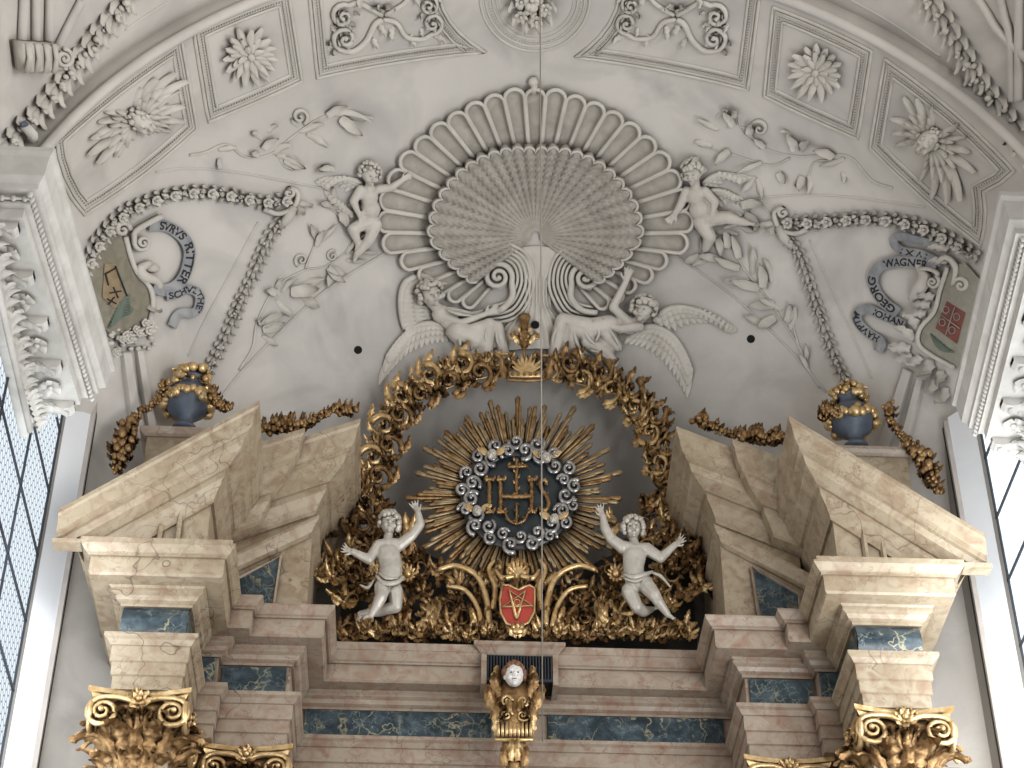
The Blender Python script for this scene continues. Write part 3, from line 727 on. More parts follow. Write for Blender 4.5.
winged_head(t, (137, 120), 12, -30, (((118, 36), (130, 54), (141, 56), (154, 46), (168, 38), (184, 34), (200, 28)), ((-92, 26), (-76, 40), (-62, 54), (-50, 56), (-34, 44), (-14, 40), (6, 38), (24, 28))))
t = coffer('winged_head_panel', P6, 'curved coffer panel with winged cherub head at far right of arch')
winged_head(t, (931, 140), 12, 34, (((-92, 28), (-112, 38), (-126, 44), (-142, 38), (-162, 32), (178, 28)), ((96, 34), (78, 50), (64, 58), (52, 62), (40, 50), (22, 36), (0, 30), (-24, 26))))
for P, c, lab in ((P2, (248, 54), 'square coffer panel with many-petalled rosette left of the scroll panel'), (P5, (818, 70), 'square coffer panel with many-petalled rosette right of the scroll panel')):
    t = coffer('rosette_panel', P, lab); mb = MB()
    for lay, (r, nn, w) in enumerate(((27, 15, 4.4), (20, 13, 4.0), (12, 9, 3.4))):
        for i in range(nn):
            a = 2*pi*(i+.5*lay)/nn+.1; mb.petal((c[0]+cos(a)*3, c[1]+sin(a)*3, 1+lay*1.6), a, r*random.uniform(.85, 1.08), w, 0, random.uniform(2, 7)-lay, 1.1)
    mb.ell((c[0], c[1], 6), (4, 4, 3)); mb.build('rosette', M_STUC, t, M=apse)
def scroll_panel(P, sx, cx, lab):
    t = coffer('scrollwork_panel', P, lab); mb = MB(); X = lambda x: cx+sx*x
    # coordinates measured in the left panel, centre line x=0 at px 382
    for (x, y, r, a0, d, tl) in ((-38, 37, 13, 90, 1, [(0, 18), (-8, 24), (-16, 40), (-28, 50)]), (-40, 15, 12, -60, -1, [(0, 14), (-12, 8), (-24, 2)]),
                                 (50, 22, 11, 90, -1, [(0, 18), (14, 22), (24, 36), (40, 38)]), (46, 4, 10, -90, 1, [(2, 14), (20, 4), (32, -8)])):
        mb.spiral((X(x), y, 1.5), r, 1.5, a0=radians(a0) if sx > 0 else pi-radians(a0), d=d*sx, tr=(.22, .14), rise=.25, tail=[(X(p), q) for p, q in tl])
        for k in range(5):
            a = 2*pi*k/5; mb.leaf((X(x)+cos(a)*r*.2, y+sin(a)*r*.2, 2), a, r*.62, r*.28, lobes=2, curl=(20, 100), nu=7)
        for k in range(3):
            a = radians(a0+60+k*70) if sx > 0 else pi-radians(a0+60+k*70); mb.leaf((X(x)+cos(a)*r, y+sin(a)*r, 1), a+.9*d*sx, r*.7, r*.28, lobes=3, curl=(20, 110), nu=8)
    for (x, y, a, L) in ((0, 16, -90, 18), (-4, 22, 60, 14), (12, 26, 110, 14), (28, 34, 70, 12), (-10, 38, 60, 10), (52, 36, 10, 15), (-44, 52, 190, 10), (0, 12, -50, 22), (0, 12, -130, 22), (30, -8, 60, 14), (-20, -6, 120, 14)):
        an = radians(a) if sx > 0 else pi-radians(a); mb.leaf((X(x), y, 1), an, L, 4.2, lobes=3, curl=(15, 110), nu=10)
    mb.build('acanthus_scroll', M_STUC, t, M=apse)
scroll_panel(P3_, 1, 382, 'coffer panel of acanthus scrollwork left of the round medallion')
scroll_panel(P4_, -1, 677, 'coffer panel of acanthus scrollwork right of the round medallion')
t = thing('round_medallion', pt(apse, 535, 0), 'round medallion with fruit and leaf boss at the crown of the arch', 'medallion'); mb = MB()
for r, w in ((55, 1.6), (50, 1.2), (43, 1.2), (39, 1.0)): mb.tube(arc_pts((535, -3), r, r*.98, 0, 360, 48), w, n=5, caps=False)
for k in range(96): a = 2*pi*k/96; mb.ell((535+46.5*cos(a), -3+46*sin(a), .2), (1, 1, 1), nu=5, nv=3)
mb.build('ring_moulding', M_STUC, t, M=apse)
mb = MB()
for i in range(10): mb.leaf((532, 2, 1), 2*pi*i/10, 30, 7, lobes=4, curl=(8, 80), nu=11)
for i in range(22): a = random.random()*6.3; r = random.random()*15; mb.ell((532+r*cos(a), 2+r*sin(a), 5+4*(1-r/15)), random.uniform(2.6, 4.6))
for i in range(5): mb.flower((532+14*cos(i*1.26), 4+13*sin(i*1.26), 6), 7, n=6, h=.5)
mb.build('fruit_boss', M_STUC, t, M=apse)
# thin lines run along the vault
def fillet(pts, r, i, m=None, h=0):
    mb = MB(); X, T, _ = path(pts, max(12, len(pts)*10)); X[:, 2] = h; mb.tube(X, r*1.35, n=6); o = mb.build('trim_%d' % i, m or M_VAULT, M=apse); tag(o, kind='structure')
fillet([(155, 172), (190, 168), (240, 173), (290, 182), (325, 189)], .9, 11)
fillet([(735, 203), (780, 196), (840, 196), (925, 207)], .9, 12)
fillet([(205, 420), (240, 373), (300, 312), (340, 280), (402, 243)], 1.0, 13)
fillet([(668, 250), (700, 272), (740, 302), (790, 350), (826, 392)], 1.0, 14)
fillet([(258, 222), (232, 270), (205, 320), (188, 356)], .9, 15)
fillet([(810, 240), (830, 285), (850, 330), (872, 378)], .9, 16)
fillet([(125, 30), (150, 13), (178, -4)], .9, 19); fillet([(840, -6), (890, 22), (940, 56)], .9, 20)
fillet([(500, -60), (535, -64)], 1, 21)

# ================================================================== great shell
sh = thing('stucco_shell', pt(apse, 535, 230), 'huge grey stucco scallop shell relief on the vault above the altar', 'shell relief')
SCX, SCY = 535, 236
TH_O = [0, 45, 75, 90, 100, 112, 125, 139]; R_O = [151, 152, 162, 160, 138, 120, 108, 98]; R_I = [93, 104, 110, 110, 100, 90, 82, 70]
ro = lambda d: float(np.interp(abs(d), TH_O, R_O)); ri = lambda d: float(np.interp(abs(d), TH_O, R_I))
def pol(r, deg, h=0): a = radians(deg-90); return (SCX+r*cos(a), SCY+r*sin(a), h)
bounds = list(np.linspace(-139, 139, 34))
for i in range(33):
    a0, a1 = bounds[i], bounds[i+1]; am = (a0+a1)/2; R1 = ro(am)*(1+.012*random.uniform(-1, 1)); R0 = ri(am)*.93; hw = (a1-a0)/2*.95; mb = MB()
    wd = radians(hw)*R1
    rim = [pol(R0, am-hw, 3.5)]+[pol(R0+(R1-wd-R0)*u, am-hw, 3.5+3.2*u) for u in (.33, .66, 1)]+[(lambda b: (pol(R1-wd, am)[0]+wd*cos(b), pol(R1-wd, am)[1]+wd*sin(b), 7))(radians(am-90)+radians(x)) for x in (-68, -45, -22, 0, 22, 45, 68)]+[pol(R0+(R1-wd-R0)*u, am+hw, 3.5+3.2*u) for u in (1, .66, .33)]+[pol(R0, am+hw, 3.5)]
    mb.tube(rim, 2.0, n=7)
    G = []
    for j in range(9):
        u = j/8; r = R0+(R1-1.5-R0)*u; k = 1.0 if r < R1-wd else sqrt(max(0.02, 1-((r-(R1-wd))/wd)**2))
        G.append([pol(r, am+v*hw*k, .4+5.0*abs(v)**3*(.5+.5*u)+1.0*u) for v in (-1, -.8, -.5, -.2, .2, .5, .8, 1)])
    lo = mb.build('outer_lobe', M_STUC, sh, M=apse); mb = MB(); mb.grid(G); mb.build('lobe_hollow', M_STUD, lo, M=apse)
mb = MB(); G = []; NL = 34; NA = NL*8; NR = 70                 # inner fluted shell with chevron ripples
for j in range(NR+1):
    u = j/NR; row = []
    for k in range(NA+1):
        d = -128+256*k/NA; f = abs(sin(pi*k/8)); Rm = ri(d)*(.955+.05*f**.6); r = 5+(Rm-5)*u
        ch = sin(2*pi*(u*NR/5.2)+3.6*f+1.5*sin(k*1.7))
        h = 3+12*u**1.6+3.6*f*min(1, u*1.3)+1.0*ch*(min(1, u*1.5))*(1 if u < .97 else 0)
        if j == NR: h = 1
        row.append(pol(r, d, h))
    G.append(row)
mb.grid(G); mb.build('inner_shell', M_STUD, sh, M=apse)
mb = MB(); P = []
for k in range(NA+1):
    d = -128+256*k/NA; f = abs(sin(pi*k/8)); P.append(pol(ri(d)*(.955+.05*f**.6), d, 17))
mb.tube(P, 1.5, n=5); mb.build('scalloped_rim', M_STUC, sh, M=apse)
mb = MB(); G = []                                              # flaring root, grooved
for j in range(31):
    v = j/30; y = 246+104*v; row = []
    wl = float(np.interp(v, [0, .15, .35, .55, .75, 1], [44, 28, 14, 15, 34, 56]))
    for k in range(61):
        u = -1+2*k/60; row.append((536+u*wl, y+(14 if v < .3 else 6)*abs(u)**2, 3.0+5*v**.3*(1-u*u)+.9*min(1, v*3)*cos(u*26)))
    G.append(row)
mb.grid(G); mb.build('shell_root', M_STUC, sh, M=apse)
for (c, d) in (((497, 277), -1), ((586, 278), 1)):
    mb = MB(); X = lambda x: c[0]-d*x
    mb.spiral((c[0], c[1], 6), 15, 1.9, a0=pi/2 if 0 else (radians(20) if d < 0 else radians(160)), d=d, tr=(.22, .14), rise=.3, n=8, tail=[(X(-12), c[1]+36), (X(4), c[1]+33), (X(15), c[1]+20)], step=22)
    for k in range(5): q = 20+4.2*k; mb.tube([(X(q*.25), c[1]-q*.95, 3), (X(q*.8), c[1]-q*.62, 4.5), (X(q), c[1]-2, 5), (X(q*.93), c[1]+q*.5, 5), (X(q*.5), c[1]+q*.95+6, 4.5), (X(-q*.4), c[1]+q*1.1+8, 3)], 1.9, n=6, smooth=4)
    mb.ell((c[0], c[1], 2), (14, 14, 3)); mb.build('volute', M_STUC, sh, M=apse)
hk = MB().ell((533, 80, 4), (5, 5, 5)).tube([(533, 76, 2), (534, 84, 6), (533, 90, 6)], 3.5, n=8)
tag(hk.build('vault_hook', M_STUC, M=apse), 'small rounded stucco knob with hole at the top of the shell', 'hook')

# ================================================================== leafy sprays
def spray(label, stems, items, r=1.3, name='leaf_spray', group='stucco leaf sprays'):
    t = thing(name, pt(apse, *stems[0][0]), label, 'leaf relief', group)
    mb = MB(); leaf_spray(mb, stems, [], r); mb.build('stem', M_STUC, t, M=apse)
    for it in items: mb = MB(); leaf_spray(mb, [], [it]); mb.build('flower' if it[0] == 'f' else 'tendril' if it[0] == 's' else 'leaf', M_STUC, t, M=apse)
spray('long stucco leaf spray above the left garland, pointing at the rosette panel', [[(189, 155), (205, 152), (226, 144), (245, 157), (270, 154), (290, 138), (315, 120), (335, 112)]],
      [(218, 150, -10, 16, 5), (258, 154, 200, 12, 4), (262, 148, -60, 18, 5), (262, 140, -130, 14, 5), (268, 132, -40, 12, 3.5), (274, 154, -50, 18, 5), (276, 155, 10, 26, 7), (280, 158, 60, 16, 5), (284, 158, 30, 20, 6), (300, 132, -20, 22, 5), (306, 134, 20, 22, 6), (298, 126, 210, 10, 4), ('s', 299, 116, 9, 60, -1), (326, 114, -35, 26, 5), (334, 115, -15, 32, 5), (340, 117, 40, 24, 7), (346, 116, 15, 24, 5), (218, 158, 88, 10, 3)])
spray('branching stucco leaf spray above the right garland', [[(893, 188), (872, 180), (852, 158), (830, 154), (800, 156), (770, 150), (745, 135), (738, 118)], [(838, 160), (815, 162), (808, 178)], [(790, 158), (770, 165), (735, 155), (700, 146)], [(760, 148), (748, 130), (740, 126)]],
      [(735, 125, -120, 20, 5), (718, 130, -160, 22, 4), (728, 128, -70, 26, 5), (716, 118, -40, 20, 4), (712, 146, 190, 16, 6), (750, 134, -80, 15, 5), ('s', 760, 128, 9, 180, 1), (766, 146, -150, 14, 4), (797, 150, -100, 22, 6), (800, 150, -60, 20, 5), (792, 140, -120, 14, 4), (835, 156, -140, 20, 6), (845, 158, 150, 22, 5), (808, 175, 70, 16, 5), (804, 176, 110, 14, 5), (780, 172, 60, 12, 5), (757, 178, 80, 18, 5), (755, 176, 120, 18, 5), (762, 162, 160, 24, 3), (730, 150, 150, 18, 5), (842, 172, 80, 10, 4), ('s', 797, 184, 4, 0, 1)])
spray('tall stucco branch with blossoms beside the left diagonal garland', [[(239, 370), (252, 348), (256, 325), (268, 298), (282, 282), (305, 270), (325, 266), (345, 252), (352, 238)], [(305, 268), (312, 250), (316, 238)]],
      [(262, 325, -40, 22, 6), (262, 330, -10, 20, 6), (262, 336, 20, 16, 5), (262, 325, 230, 10, 4), (278, 296, -100, 18, 4), (276, 294, 210, 14, 5), (282, 292, -60, 18, 4), (290, 292, 0, 28, 8), (296, 288, -20, 26, 6), (298, 292, 35, 24, 7), (276, 300, 50, 22, 5), ('s', 301, 260, 7, 120, 1), (318, 240, -130, 18, 4), (316, 246, -80, 20, 4), (320, 242, -40, 22, 4), ('s', 332, 256, 6, -60, -1), (328, 268, 60, 22, 5), (328, 268, 20, 18, 5), (330, 272, 100, 16, 4), (346, 254, -50, 24, 4), (350, 252, -10, 26, 4), (346, 260, 10, 18, 4)])
spray('stucco palm-like branch with paired leaves beside the right diagonal garland', [[(820, 388), (808, 368), (800, 348), (782, 320), (765, 295), (742, 268), (712, 254), (692, 256)], [(800, 350), (793, 325), (790, 310)], [(765, 295), (745, 270), (728, 240)]],
      [(775, 305, 180, 26, 6), (768, 325, 195, 22, 7), (790, 330, -80, 22, 6), (788, 322, -60, 18, 5), (760, 288, 190, 28, 6), (750, 280, 170, 24, 6), (740, 268, 190, 26, 5), (722, 260, 200, 24, 5), (712, 256, 160, 20, 5), (764, 288, -80, 26, 6), (752, 274, -90, 26, 6), (740, 258, -100, 24, 5), (728, 248, -80, 22, 5), (771, 282, -100, 22, 6), (782, 310, 200, 22, 6), (776, 318, 150, 22, 6), (700, 256, 150, 18, 5), (808, 368, -110, 16, 3), (806, 362, -70, 18, 3)])
spray('short tangled leaf spray behind the right cherub', [[(700, 230), (715, 236), (728, 245)], [(740, 205), (760, 205), (772, 215)]], [(716, 232, 10, 22, 6), (718, 238, 60, 18, 5), (724, 228, -30, 18, 5), (736, 222, 40, 22, 6), (745, 214, 20, 22, 6), (742, 205, -20, 26, 6), (750, 210, 60, 20, 5), (705, 236, 100, 18, 5), (728, 212, 20, 16, 5)])
spray('short leaf spray crossing behind the left cherub', [[(345, 225), (335, 212), (322, 206)]], [(334, 168, 190, 22, 4), (330, 166, 170, 18, 5), (330, 205, 200, 14, 4), (336, 206, -110, 18, 6), (340, 212, 60, 16, 6), (345, 215, -60, 14, 5)])

# ================================================================== garlands and brackets
def garland(label, pts, r0=5, dens=1.0, leafy=True, name='stucco_garland', m=None, grp='stucco garlands', M=apse, h=2, col=None):
    X, T, L = path(pts, 60); n = int(L/(r0*1.5)); X, T, L = path(pts, max(n, 4)); mb = MB()
    for i in range(len(X)):
        x, y = X[i][:2]; a = T[i]
        for sg in (-1, 0, 1):
            mb.leaf((x+sg*sin(a)*r0*.3, y-sg*cos(a)*r0*.3, h*.5+(1.2 if sg == 0 else 0)), a-sg*random.uniform(.35, .6), r0*2.3, r0*.5, lobes=2, curl=(18, 60), nu=8, lobe=.25, cup=.7)
        for k in range(3 if leafy else 6):
            q = r0*random.uniform(0, .75); b_ = random.random()*6.3; mb.ell((x+q*cos(b_), y+q*sin(b_), h+random.uniform(.1, .7)*r0), random.uniform(.2, .42)*r0, nu=7, nv=5)
        if not leafy and i % 2 == 0: mb.flower((x, y, h+r0*.4), r0*.95, n=5, h=.6)
    o = mb.build(name, m or M_STUC, M=M); return tag(o, label, 'garland', grp)
garland('stucco flower garland along the top left vault panel edge', [(284, 200), (262, 201), (230, 195), (200, 191), (170, 194), (140, 203), (115, 218), (97, 240), (86, 262)], 6.0, leafy=False)
garland('stucco leaf garland running diagonally down to the left urn', [(283, 216), (268, 238), (255, 268), (240, 300), (225, 335), (206, 372)], 5.4)
garland('stucco flower garland along the top right vault panel edge', [(790, 222), (815, 222), (850, 219), (885, 219), (920, 225), (950, 238), (972, 252)], 6.2, leafy=False)
garland('stucco leaf garland running diagonally down to the right urn', [(786, 234), (800, 255), (812, 290), (825, 330), (836, 360), (846, 380)], 5.4)
garland('thick laurel garland on the vault rib at upper left corner', [(132, -8), (108, 20), (85, 50), (60, 82), (35, 112), (8, 140)], 9, name='laurel_garland')
garland('thick laurel garland on the vault rib at upper right corner', [(922, -10), (945, 20), (962, 50), (985, 85), (1005, 112), (1030, 146)], 9, name='laurel_garland')
def bracket(label, c, sx):
    mb = MB(); X = lambda x: c[0]+sx*x
    mb.spiral((X(-5), c[1]-6, 4), 5.5, 1.2, a0=-pi/2, d=sx, tr=(.5, .3), tail=[(X(-30), c[1]+10), (X(-15), c[1]+15), (X(0), c[1]+8), (X(4), c[1]-6)])
    mb.tube([(X(0), c[1]+8, 3), (X(-6), c[1]+20, 3), (X(-14), c[1]+30, 2)], [5, 6, 3], n=8); mb.leaf((X(2), c[1]+6, 2), 0 if sx > 0 else pi, 22, 5, lobes=1); mb.leaf((X(0), c[1]+4, 2), .9 if sx > 0 else pi-.9, 20, 6, lobes=2)
    tag(mb.build('scroll_bracket', M_STUC, M=apse), label, 'bracket', 'scroll brackets between garlands')
bracket('curled stucco bracket where the two left garlands meet', (292, 198), 1)
bracket('curled stucco bracket where the two right garlands meet', (780, 218), -1)

# ================================================================== painted coats of arms and ribbons
def ribbon(label, pts, w, text, t0=.05, size=None, flip=False, h=5, name='lettered_ribbon', up=1, parts=None):
    X, T, L = path(pts, 90); mb = MB(); G = []
    for i in range(len(X)):
        nx, ny = -sin(T[i]), cos(T[i]); wav = 1.0*sin(i*.22)
        G.append([(X[i][0]+nx*w*v, X[i][1]+ny*w*v, h+wav+1.2*(1-v*v)+X[i][2]) for v in (-1, -.5, 0, .5, 1)])
    G = np.array(G); mb.grid(G); B = G.copy(); B[:, :, 2] -= 1.5; mb.grid(B[:, ::-1])
    t = thing(name, pt(apse, X[0][0], X[0][1]), label, 'ribbon', 'lettered ribbons'); mb.build('ribbon_band', M_RIB, t, M=apse)
    d = np.r_[0, np.cumsum(np.linalg.norm(np.diff(X[:, :2], axis=0), axis=1))]
    for (txt, s0, s1) in text:
        cu = D.curves.new('txt', 'FONT'); cu.body = txt; cu.size = 1; cu.offset = .025; ob = D.objects.new('txt', cu); COL.objects.link(ob)
        dg = bpy.context.evaluated_depsgraph_get(); me = D.meshes.new_from_object(ob.evaluated_get(dg)); D.objects.remove(ob)
        V = np.array([v.co[:] for v in me.vertices]); F_ = [tuple(p.vertices) for p in me.polygons]; D.meshes.remove(me)
        x0, x1 = V[:, 0].min(), V[:, 0].max(); y0, y1 = V[:, 1].min(), V[:, 1].max()
        S = (s0+(s1-s0)*(V[:, 0]-x0)/(x1-x0))*d[-1]; vv = ((V[:, 1]-y0)/(y1-y0)-.5)*1.45*w
        out = []
        for s_, v_ in zip(S, vv):
            i = min(np.searchsorted(d, s_), len(d)-1); i0 = max(i-1, 0); f = 0 if i == i0 else (s_-d[i0])/(d[i]-d[i0]+1e-9)
            p = X[i0]*(1-f)+X[i]*f; a = T[i]; sg = -1*up
            out.append((p[0]-sin(a)*v_*sg, p[1]+cos(a)*v_*sg, h+1.0*sin((i0+f)*.22)+1.2*(1-(v_/w)**2)+.45))
        q = MB(); q.add(out, F_); q.build('lettering', M_INK, t, M=apse, smooth=False)
ribbon('grey ribbon lettered SVRVS RITTER in a wide curl beside left coat of arms', [(145.6, 224), (163, 225), (179, 235), (186.6, 251), (184.7, 268), (175, 284), (163, 290), (149.5, 286)], 6.0, [('SVRVS', .08, .33), ('RITTER', .38, .76)])
ribbon('short grey ribbon lettered SCHVLTHEI curling above the left urn', [(163, 296), (174, 294), (186, 289), (196, 294), (197, 306.5), (190.5, 313), (177, 314), (169, 327)], 4.8, [('SCHVLTHEI', .02, .62)])
ribbon('grey ribbon lettered GEORG WAGNER in a wide curl beside right coat of arms', [(901, 313), (885.5, 301), (877, 289), (876, 276), (884, 265), (904, 261), (924.5, 263), (940, 267)], 5.6, [('GEORG', .03, .40), ('WAGNER', .54, .92)])
ribbon('short grey ribbon lettered HAVPTM IOHAN above the right urn', [(880, 352), (884, 342), (871, 334), (861, 323), (860, 313), (870, 309), (884, 315), (908, 325)], 4.8, [('HAVPTM', .14, .50), ('IOHAN', .68, .98)])
ribbon('small folded grey ribbon just under the top right garland', [(945, 262), (926, 254), (906, 250), (896.5, 243), (898, 237), (909, 236), (926, 241), (942, 246)], 4.2, [('I V X I', .15, .4)])
def poly_sheet(mb, P, h, dome=0, rings=5):
    P = np.array(dense(P, st=5)); c = P.mean(0); G = []
    for j in range(rings+1):
        k = j/rings; G.append([(c[0]+(p[0]-c[0])*k, c[1]+(p[1]-c[1])*k, h+dome*(1-k*k)) for p in P])
    return mb.grid(np.array(G), closev=True)
t = thing('coat_of_arms', pt(apse, 118, 285), 'olive and ochre painted stucco coat of arms cartouche half behind left cornice', 'coat of arms')
SHL = [(108, 234), (121, 235), (126, 255), (133, 272), (146, 287), (149, 305), (144, 324), (128, 336), (112, 338), (98, 325), (88, 300), (82, 275), (90, 252)]
mb = MB(); poly_sheet(mb, SHL, 4, 5); mb.build('shield', M_SHL, t, M=apse)
mb = MB(); poly_sheet(mb, [(98, 262), (110, 262), (122, 300), (108, 308), (96, 296)], 8.4, 1); mb.build('ochre_field', M_OCH, t, M=apse)
mb = MB(); q = 10
for a, b in (((108, 264), (120, 295)), ((98, 272), (109, 266)), ((98, 272), (101, 284)), ((102, 292), (114, 290)), ((106, 286), (111, 297)), ((100, 298), (109, 303)), ((101, 304), (107, 296))): mb.tube([(*a, q), (*b, q)], .7, n=5)
mb.build('emblem_lines', M_INK, t, M=apse)
mb = MB()
for k in range(9): mb.tube([(103+k*1.2, 328-k*3.2, 8), (114+k, 318-k*3.0, 9), (123, 314-k*2.0, 8), (128-k*.6, 309-k*.8, 7)], 1.1, n=5, smooth=3)
mb.build('painted_plume', M_GRN, t, M=apse)
mb = MB(); mb.tube([(x, y, 6) for x, y in SHL[1:9]], 2.6, n=7, smooth=3)
mb.spiral((137, 241, 7), 8.5, 1.7, a0=radians(200), d=-1, tr=(.32, .2), tail=[(158, 214), (142, 222), (130, 230)], rise=.3)
mb.spiral((118, 228, 5), 8, 1.3, a0=0, d=-1, tr=(.4, .25)); mb.tube([(148, 262, 4), (136, 268, 6), (140, 276, 6), (152, 280, 5), (158, 288, 4)], [3, 5, 6, 5, 3], n=8, smooth=4); mb.leaf((148, 296, 3), 1.4, 26, 6, lobes=2, bend=.4); mb.ell((150, 268, 3), (8, 5, 3))
mb.build('scrolled_frame', M_STUC, t, M=apse)
mb = MB()
for i in range(16): 
    u = random.random(); x = 108+44*u+random.uniform(-3, 3); y = 348-24*u+random.uniform(-8, 8); mb.flower((x, y, 5+random.random()*3), random.uniform(3.5, 5.5), n=5, h=.5, ball=.4)
for i in range(26): mb.ell((106+46*random.random(), 350-22*random.random(), 4), random.uniform(1.5, 3))
mb.build('flower_cluster', M_STUC, t, M=apse)
t = thing('coat_of_arms', pt(apse, 945, 315), 'grey green stucco coat of arms cartouche with brick red square, half behind right cornice', 'coat of arms')
SHR = [(952, 266), (968, 262), (984, 280), (990, 320), (980, 362), (958, 368), (936, 356), (922, 344), (924, 328), (938, 312), (944, 290)]
mb = MB(); poly_sheet(mb, SHR, 4, 5); mb.build('shield', M_SHR, t, M=apse)
mb = MB(); poly_sheet(mb, [(953, 300), (972, 312), (963, 344), (941, 328)], 9, .5); mb.build('red_field', M_BRK, t, M=apse)
mb = MB()
for (x, y) in ((953, 309), (964, 316), (949, 322), (959, 330)): mb.tube(arc_pts((x, y), 3.2, 3.6, 0, 360, 14), .6, n=4); mb.v[-1][:, 2] += 10.5
mb.tube([(962, 306, 10.5), (952, 336, 10.5)], .6, n=4); mb.tube([(947, 314, 10.5), (967, 328, 10.5)], .6, n=4); mb.build('emblem_lines', M_SHR, t, M=apse)
mb = MB()
for k in range(7): mb.tube([(936+k*3.0, 334+k*2.6, 8), (942+k*2.4, 346+k, 9), (950+k*1.5, 352, 8)], 1.0, n=5, smooth=3)
mb.build('painted_plume', M_GRN, t, M=apse)
mb = MB(); mb.tube([(x, y, 6) for x, y in SHR[5:]+[SHR[0]]], 2.4, n=7, smooth=3)
mb.spiral((938, 281, 7), 6.5, 1.6, a0=radians(-60), d=1, tr=(.34, .2), tail=[(924, 268), (934, 268), (942, 272)], rise=.3); mb.spiral((966, 284, 6), 8, 1.4, a0=pi, d=1, tr=(.34, .2), tail=[(940, 262), (950, 256), (960, 266)])
for (x, y, a, L, W) in ((936, 298, 200, 16, 5), (932, 305, 190, 16, 5), (928, 314, 185, 14, 5), (920, 330, -110, 26, 6), (916, 340, -130, 26, 6), (912, 350, 190, 22, 7), (914, 356, 160, 20, 6), (922, 356, 130, 18, 6), (930, 360, 80, 26, 7), (940, 372, 60, 24, 7), (936, 380, 95, 26, 6), (946, 388, 80, 30, 6), (930, 368, 110, 20, 6), (950, 250, -150, 20, 5), (962, 252, -30, 20, 5), (950, 262, -160, 18, 5)):
    mb.leaf((x, y, 4), radians(a), L, W, lobes=3, curl=(20, 110), nu=10)
mb.tube([(918, 262, 2), (928, 276, 5), (922, 290, 6), (914, 300, 4)], [3, 6, 7, 4], n=8, smooth=4)
mb.build('scrolled_frame', M_STUC, t, M=apse)
for i, P in enumerate(([(120, 352), (128, 352), (142, 440), (132, 440)], [(134, 350), (140, 350), (156, 440), (148, 440)], [(906, 368), (914, 372), (888, 458), (876, 458)], [(920, 376), (926, 378), (908, 450), (900, 450)])):
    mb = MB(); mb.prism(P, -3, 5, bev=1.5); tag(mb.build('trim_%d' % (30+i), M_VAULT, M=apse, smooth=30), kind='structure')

# vent holes in the plaster
for x, y, lab in ((358, 350, 'small dark round hole in plaster left of the left angel wing'), (751, 339, 'small dark round hole in plaster right of the right angel wing'), (535, 326, 'small dark round hole just right of the gilded finial')):
    mb = MB(); mb.ell((x, y, 9 if x == 535 else .3), (4.2, 4.2, .8), nu=14); o = mb.build('vent_hole', M_HOLE, M=apse); tag(o, lab, 'hole', 'round holes in vault')
    
# ================================================================== stucco cherubs and angels
def figure(name, label, cat, M, m, vox=.012, group=None, at=None):
    return thing(name, at, label, cat, group)
def cherub_relief(label, hd, R, tilt, turn, torso, armL, armR, legs, wings, hands, M=apse, m=M_STUC, h=6):
    t = thing('cherub', pt(M, torso[0][0], torso[0][1]), label, 'cherub', 'stucco cherubs at the shell'); mb = MB()
    head(mb, (hd[0], hd[1], h+3), R, tilt, turn); limb(mb, [(hd[0]+R*.1, hd[1]+R*.6, h), torso[0]+(h,)], [R*.42, R*.5])
    (cx, cy), (bx_, by), (hx, hy) = torso; mb.ell((cx, cy+4, h), (R*.98, R*1.0, R*.75)); mb.ell((bx_, by, h+1), (R*1.06, R*1.1, R*1.0)); mb.ell((hx, hy, h), (R*.95, R*.8, R*.75))
    for A_ in (armL, armR): limb(mb, [(p[0], p[1], h+(p[2] if len(p) > 2 else 0)) for p in A_], [R*.5, R*.42, R*.28])
    for (w_, an, th) in hands: hand(mb, (w_[0], w_[1], h+(w_[2] if len(w_) > 2 else 0)), an, R*.75, thumb=th)
    for L_ in legs:
        pts = [(p[0], p[1], h+(p[2] if len(p) > 2 else 0)) for p in L_[:3]]; limb(mb, pts, [R*.76, R*.6, R*.34]); foot(mb, pts[2], L_[3], R*.75)
    bd = mb.build('body', m, t, M=M, rm=.011, sm=2); eyes((hd[0], hd[1], h+3), R, tilt, turn, bd, M, M_STUE)
    mb = MB(); curls(mb, (hd[0], hd[1], h+3), R*1.05, tilt, 34, .24); mb.build('hair', m, t, M=M)
    for wd in wings: mb = MB(); wing(mb, *wd[:5], W=3.2, n=wd[5], h=3); mb.build('wing', m, t, M=M)
    return t
cherub_relief('small winged stucco cherub holding the left edge of the shell', (367, 172), 10, 8, .3, ((367, 192), (368, 208), (369, 221)), [(359, 188), (351, 200, 2), (354, 210, 6)], [(376, 188), (389, 186, 2), (400, 178, 3)],
    [[(364, 222), (350, 228, 4), (356, 242, 0), 100], [(373, 224), (366, 240, 3), (355, 254, 0), 110]], [([(360, 182), (348, 178), (336, 180), (328, 186)], 150, 200, 18, 14, 8), ([(352, 214), (342, 206), (334, 202)], 170, 230, 12, 16, 6)], [((354, 210, 6), 60, 1), ((400, 178, 3), -30, 1)])
cherub_relief('plump winged stucco cherub leaning on the right edge of the shell', (695, 170), 11, -5, -.2, ((697, 190), (702, 208), (704, 220)), [(688, 190), (683, 202, 2), (677, 212, 3)], [(706, 190), (717, 200, 3), (715, 212, 5)],
    [[(703, 222), (712, 236, 3), (706, 250, -3), 110], [(710, 218), (730, 216, 4), (748, 222, 0), 10]], [([(704, 182), (716, 174), (728, 176), (738, 180)], 20, -10, 16, 16, 8), ([(712, 190), (722, 190), (732, 196)], 60, 20, 20, 14, 7)], [((677, 212, 3), 130, 1), ((715, 212, 5), 100, -1)])
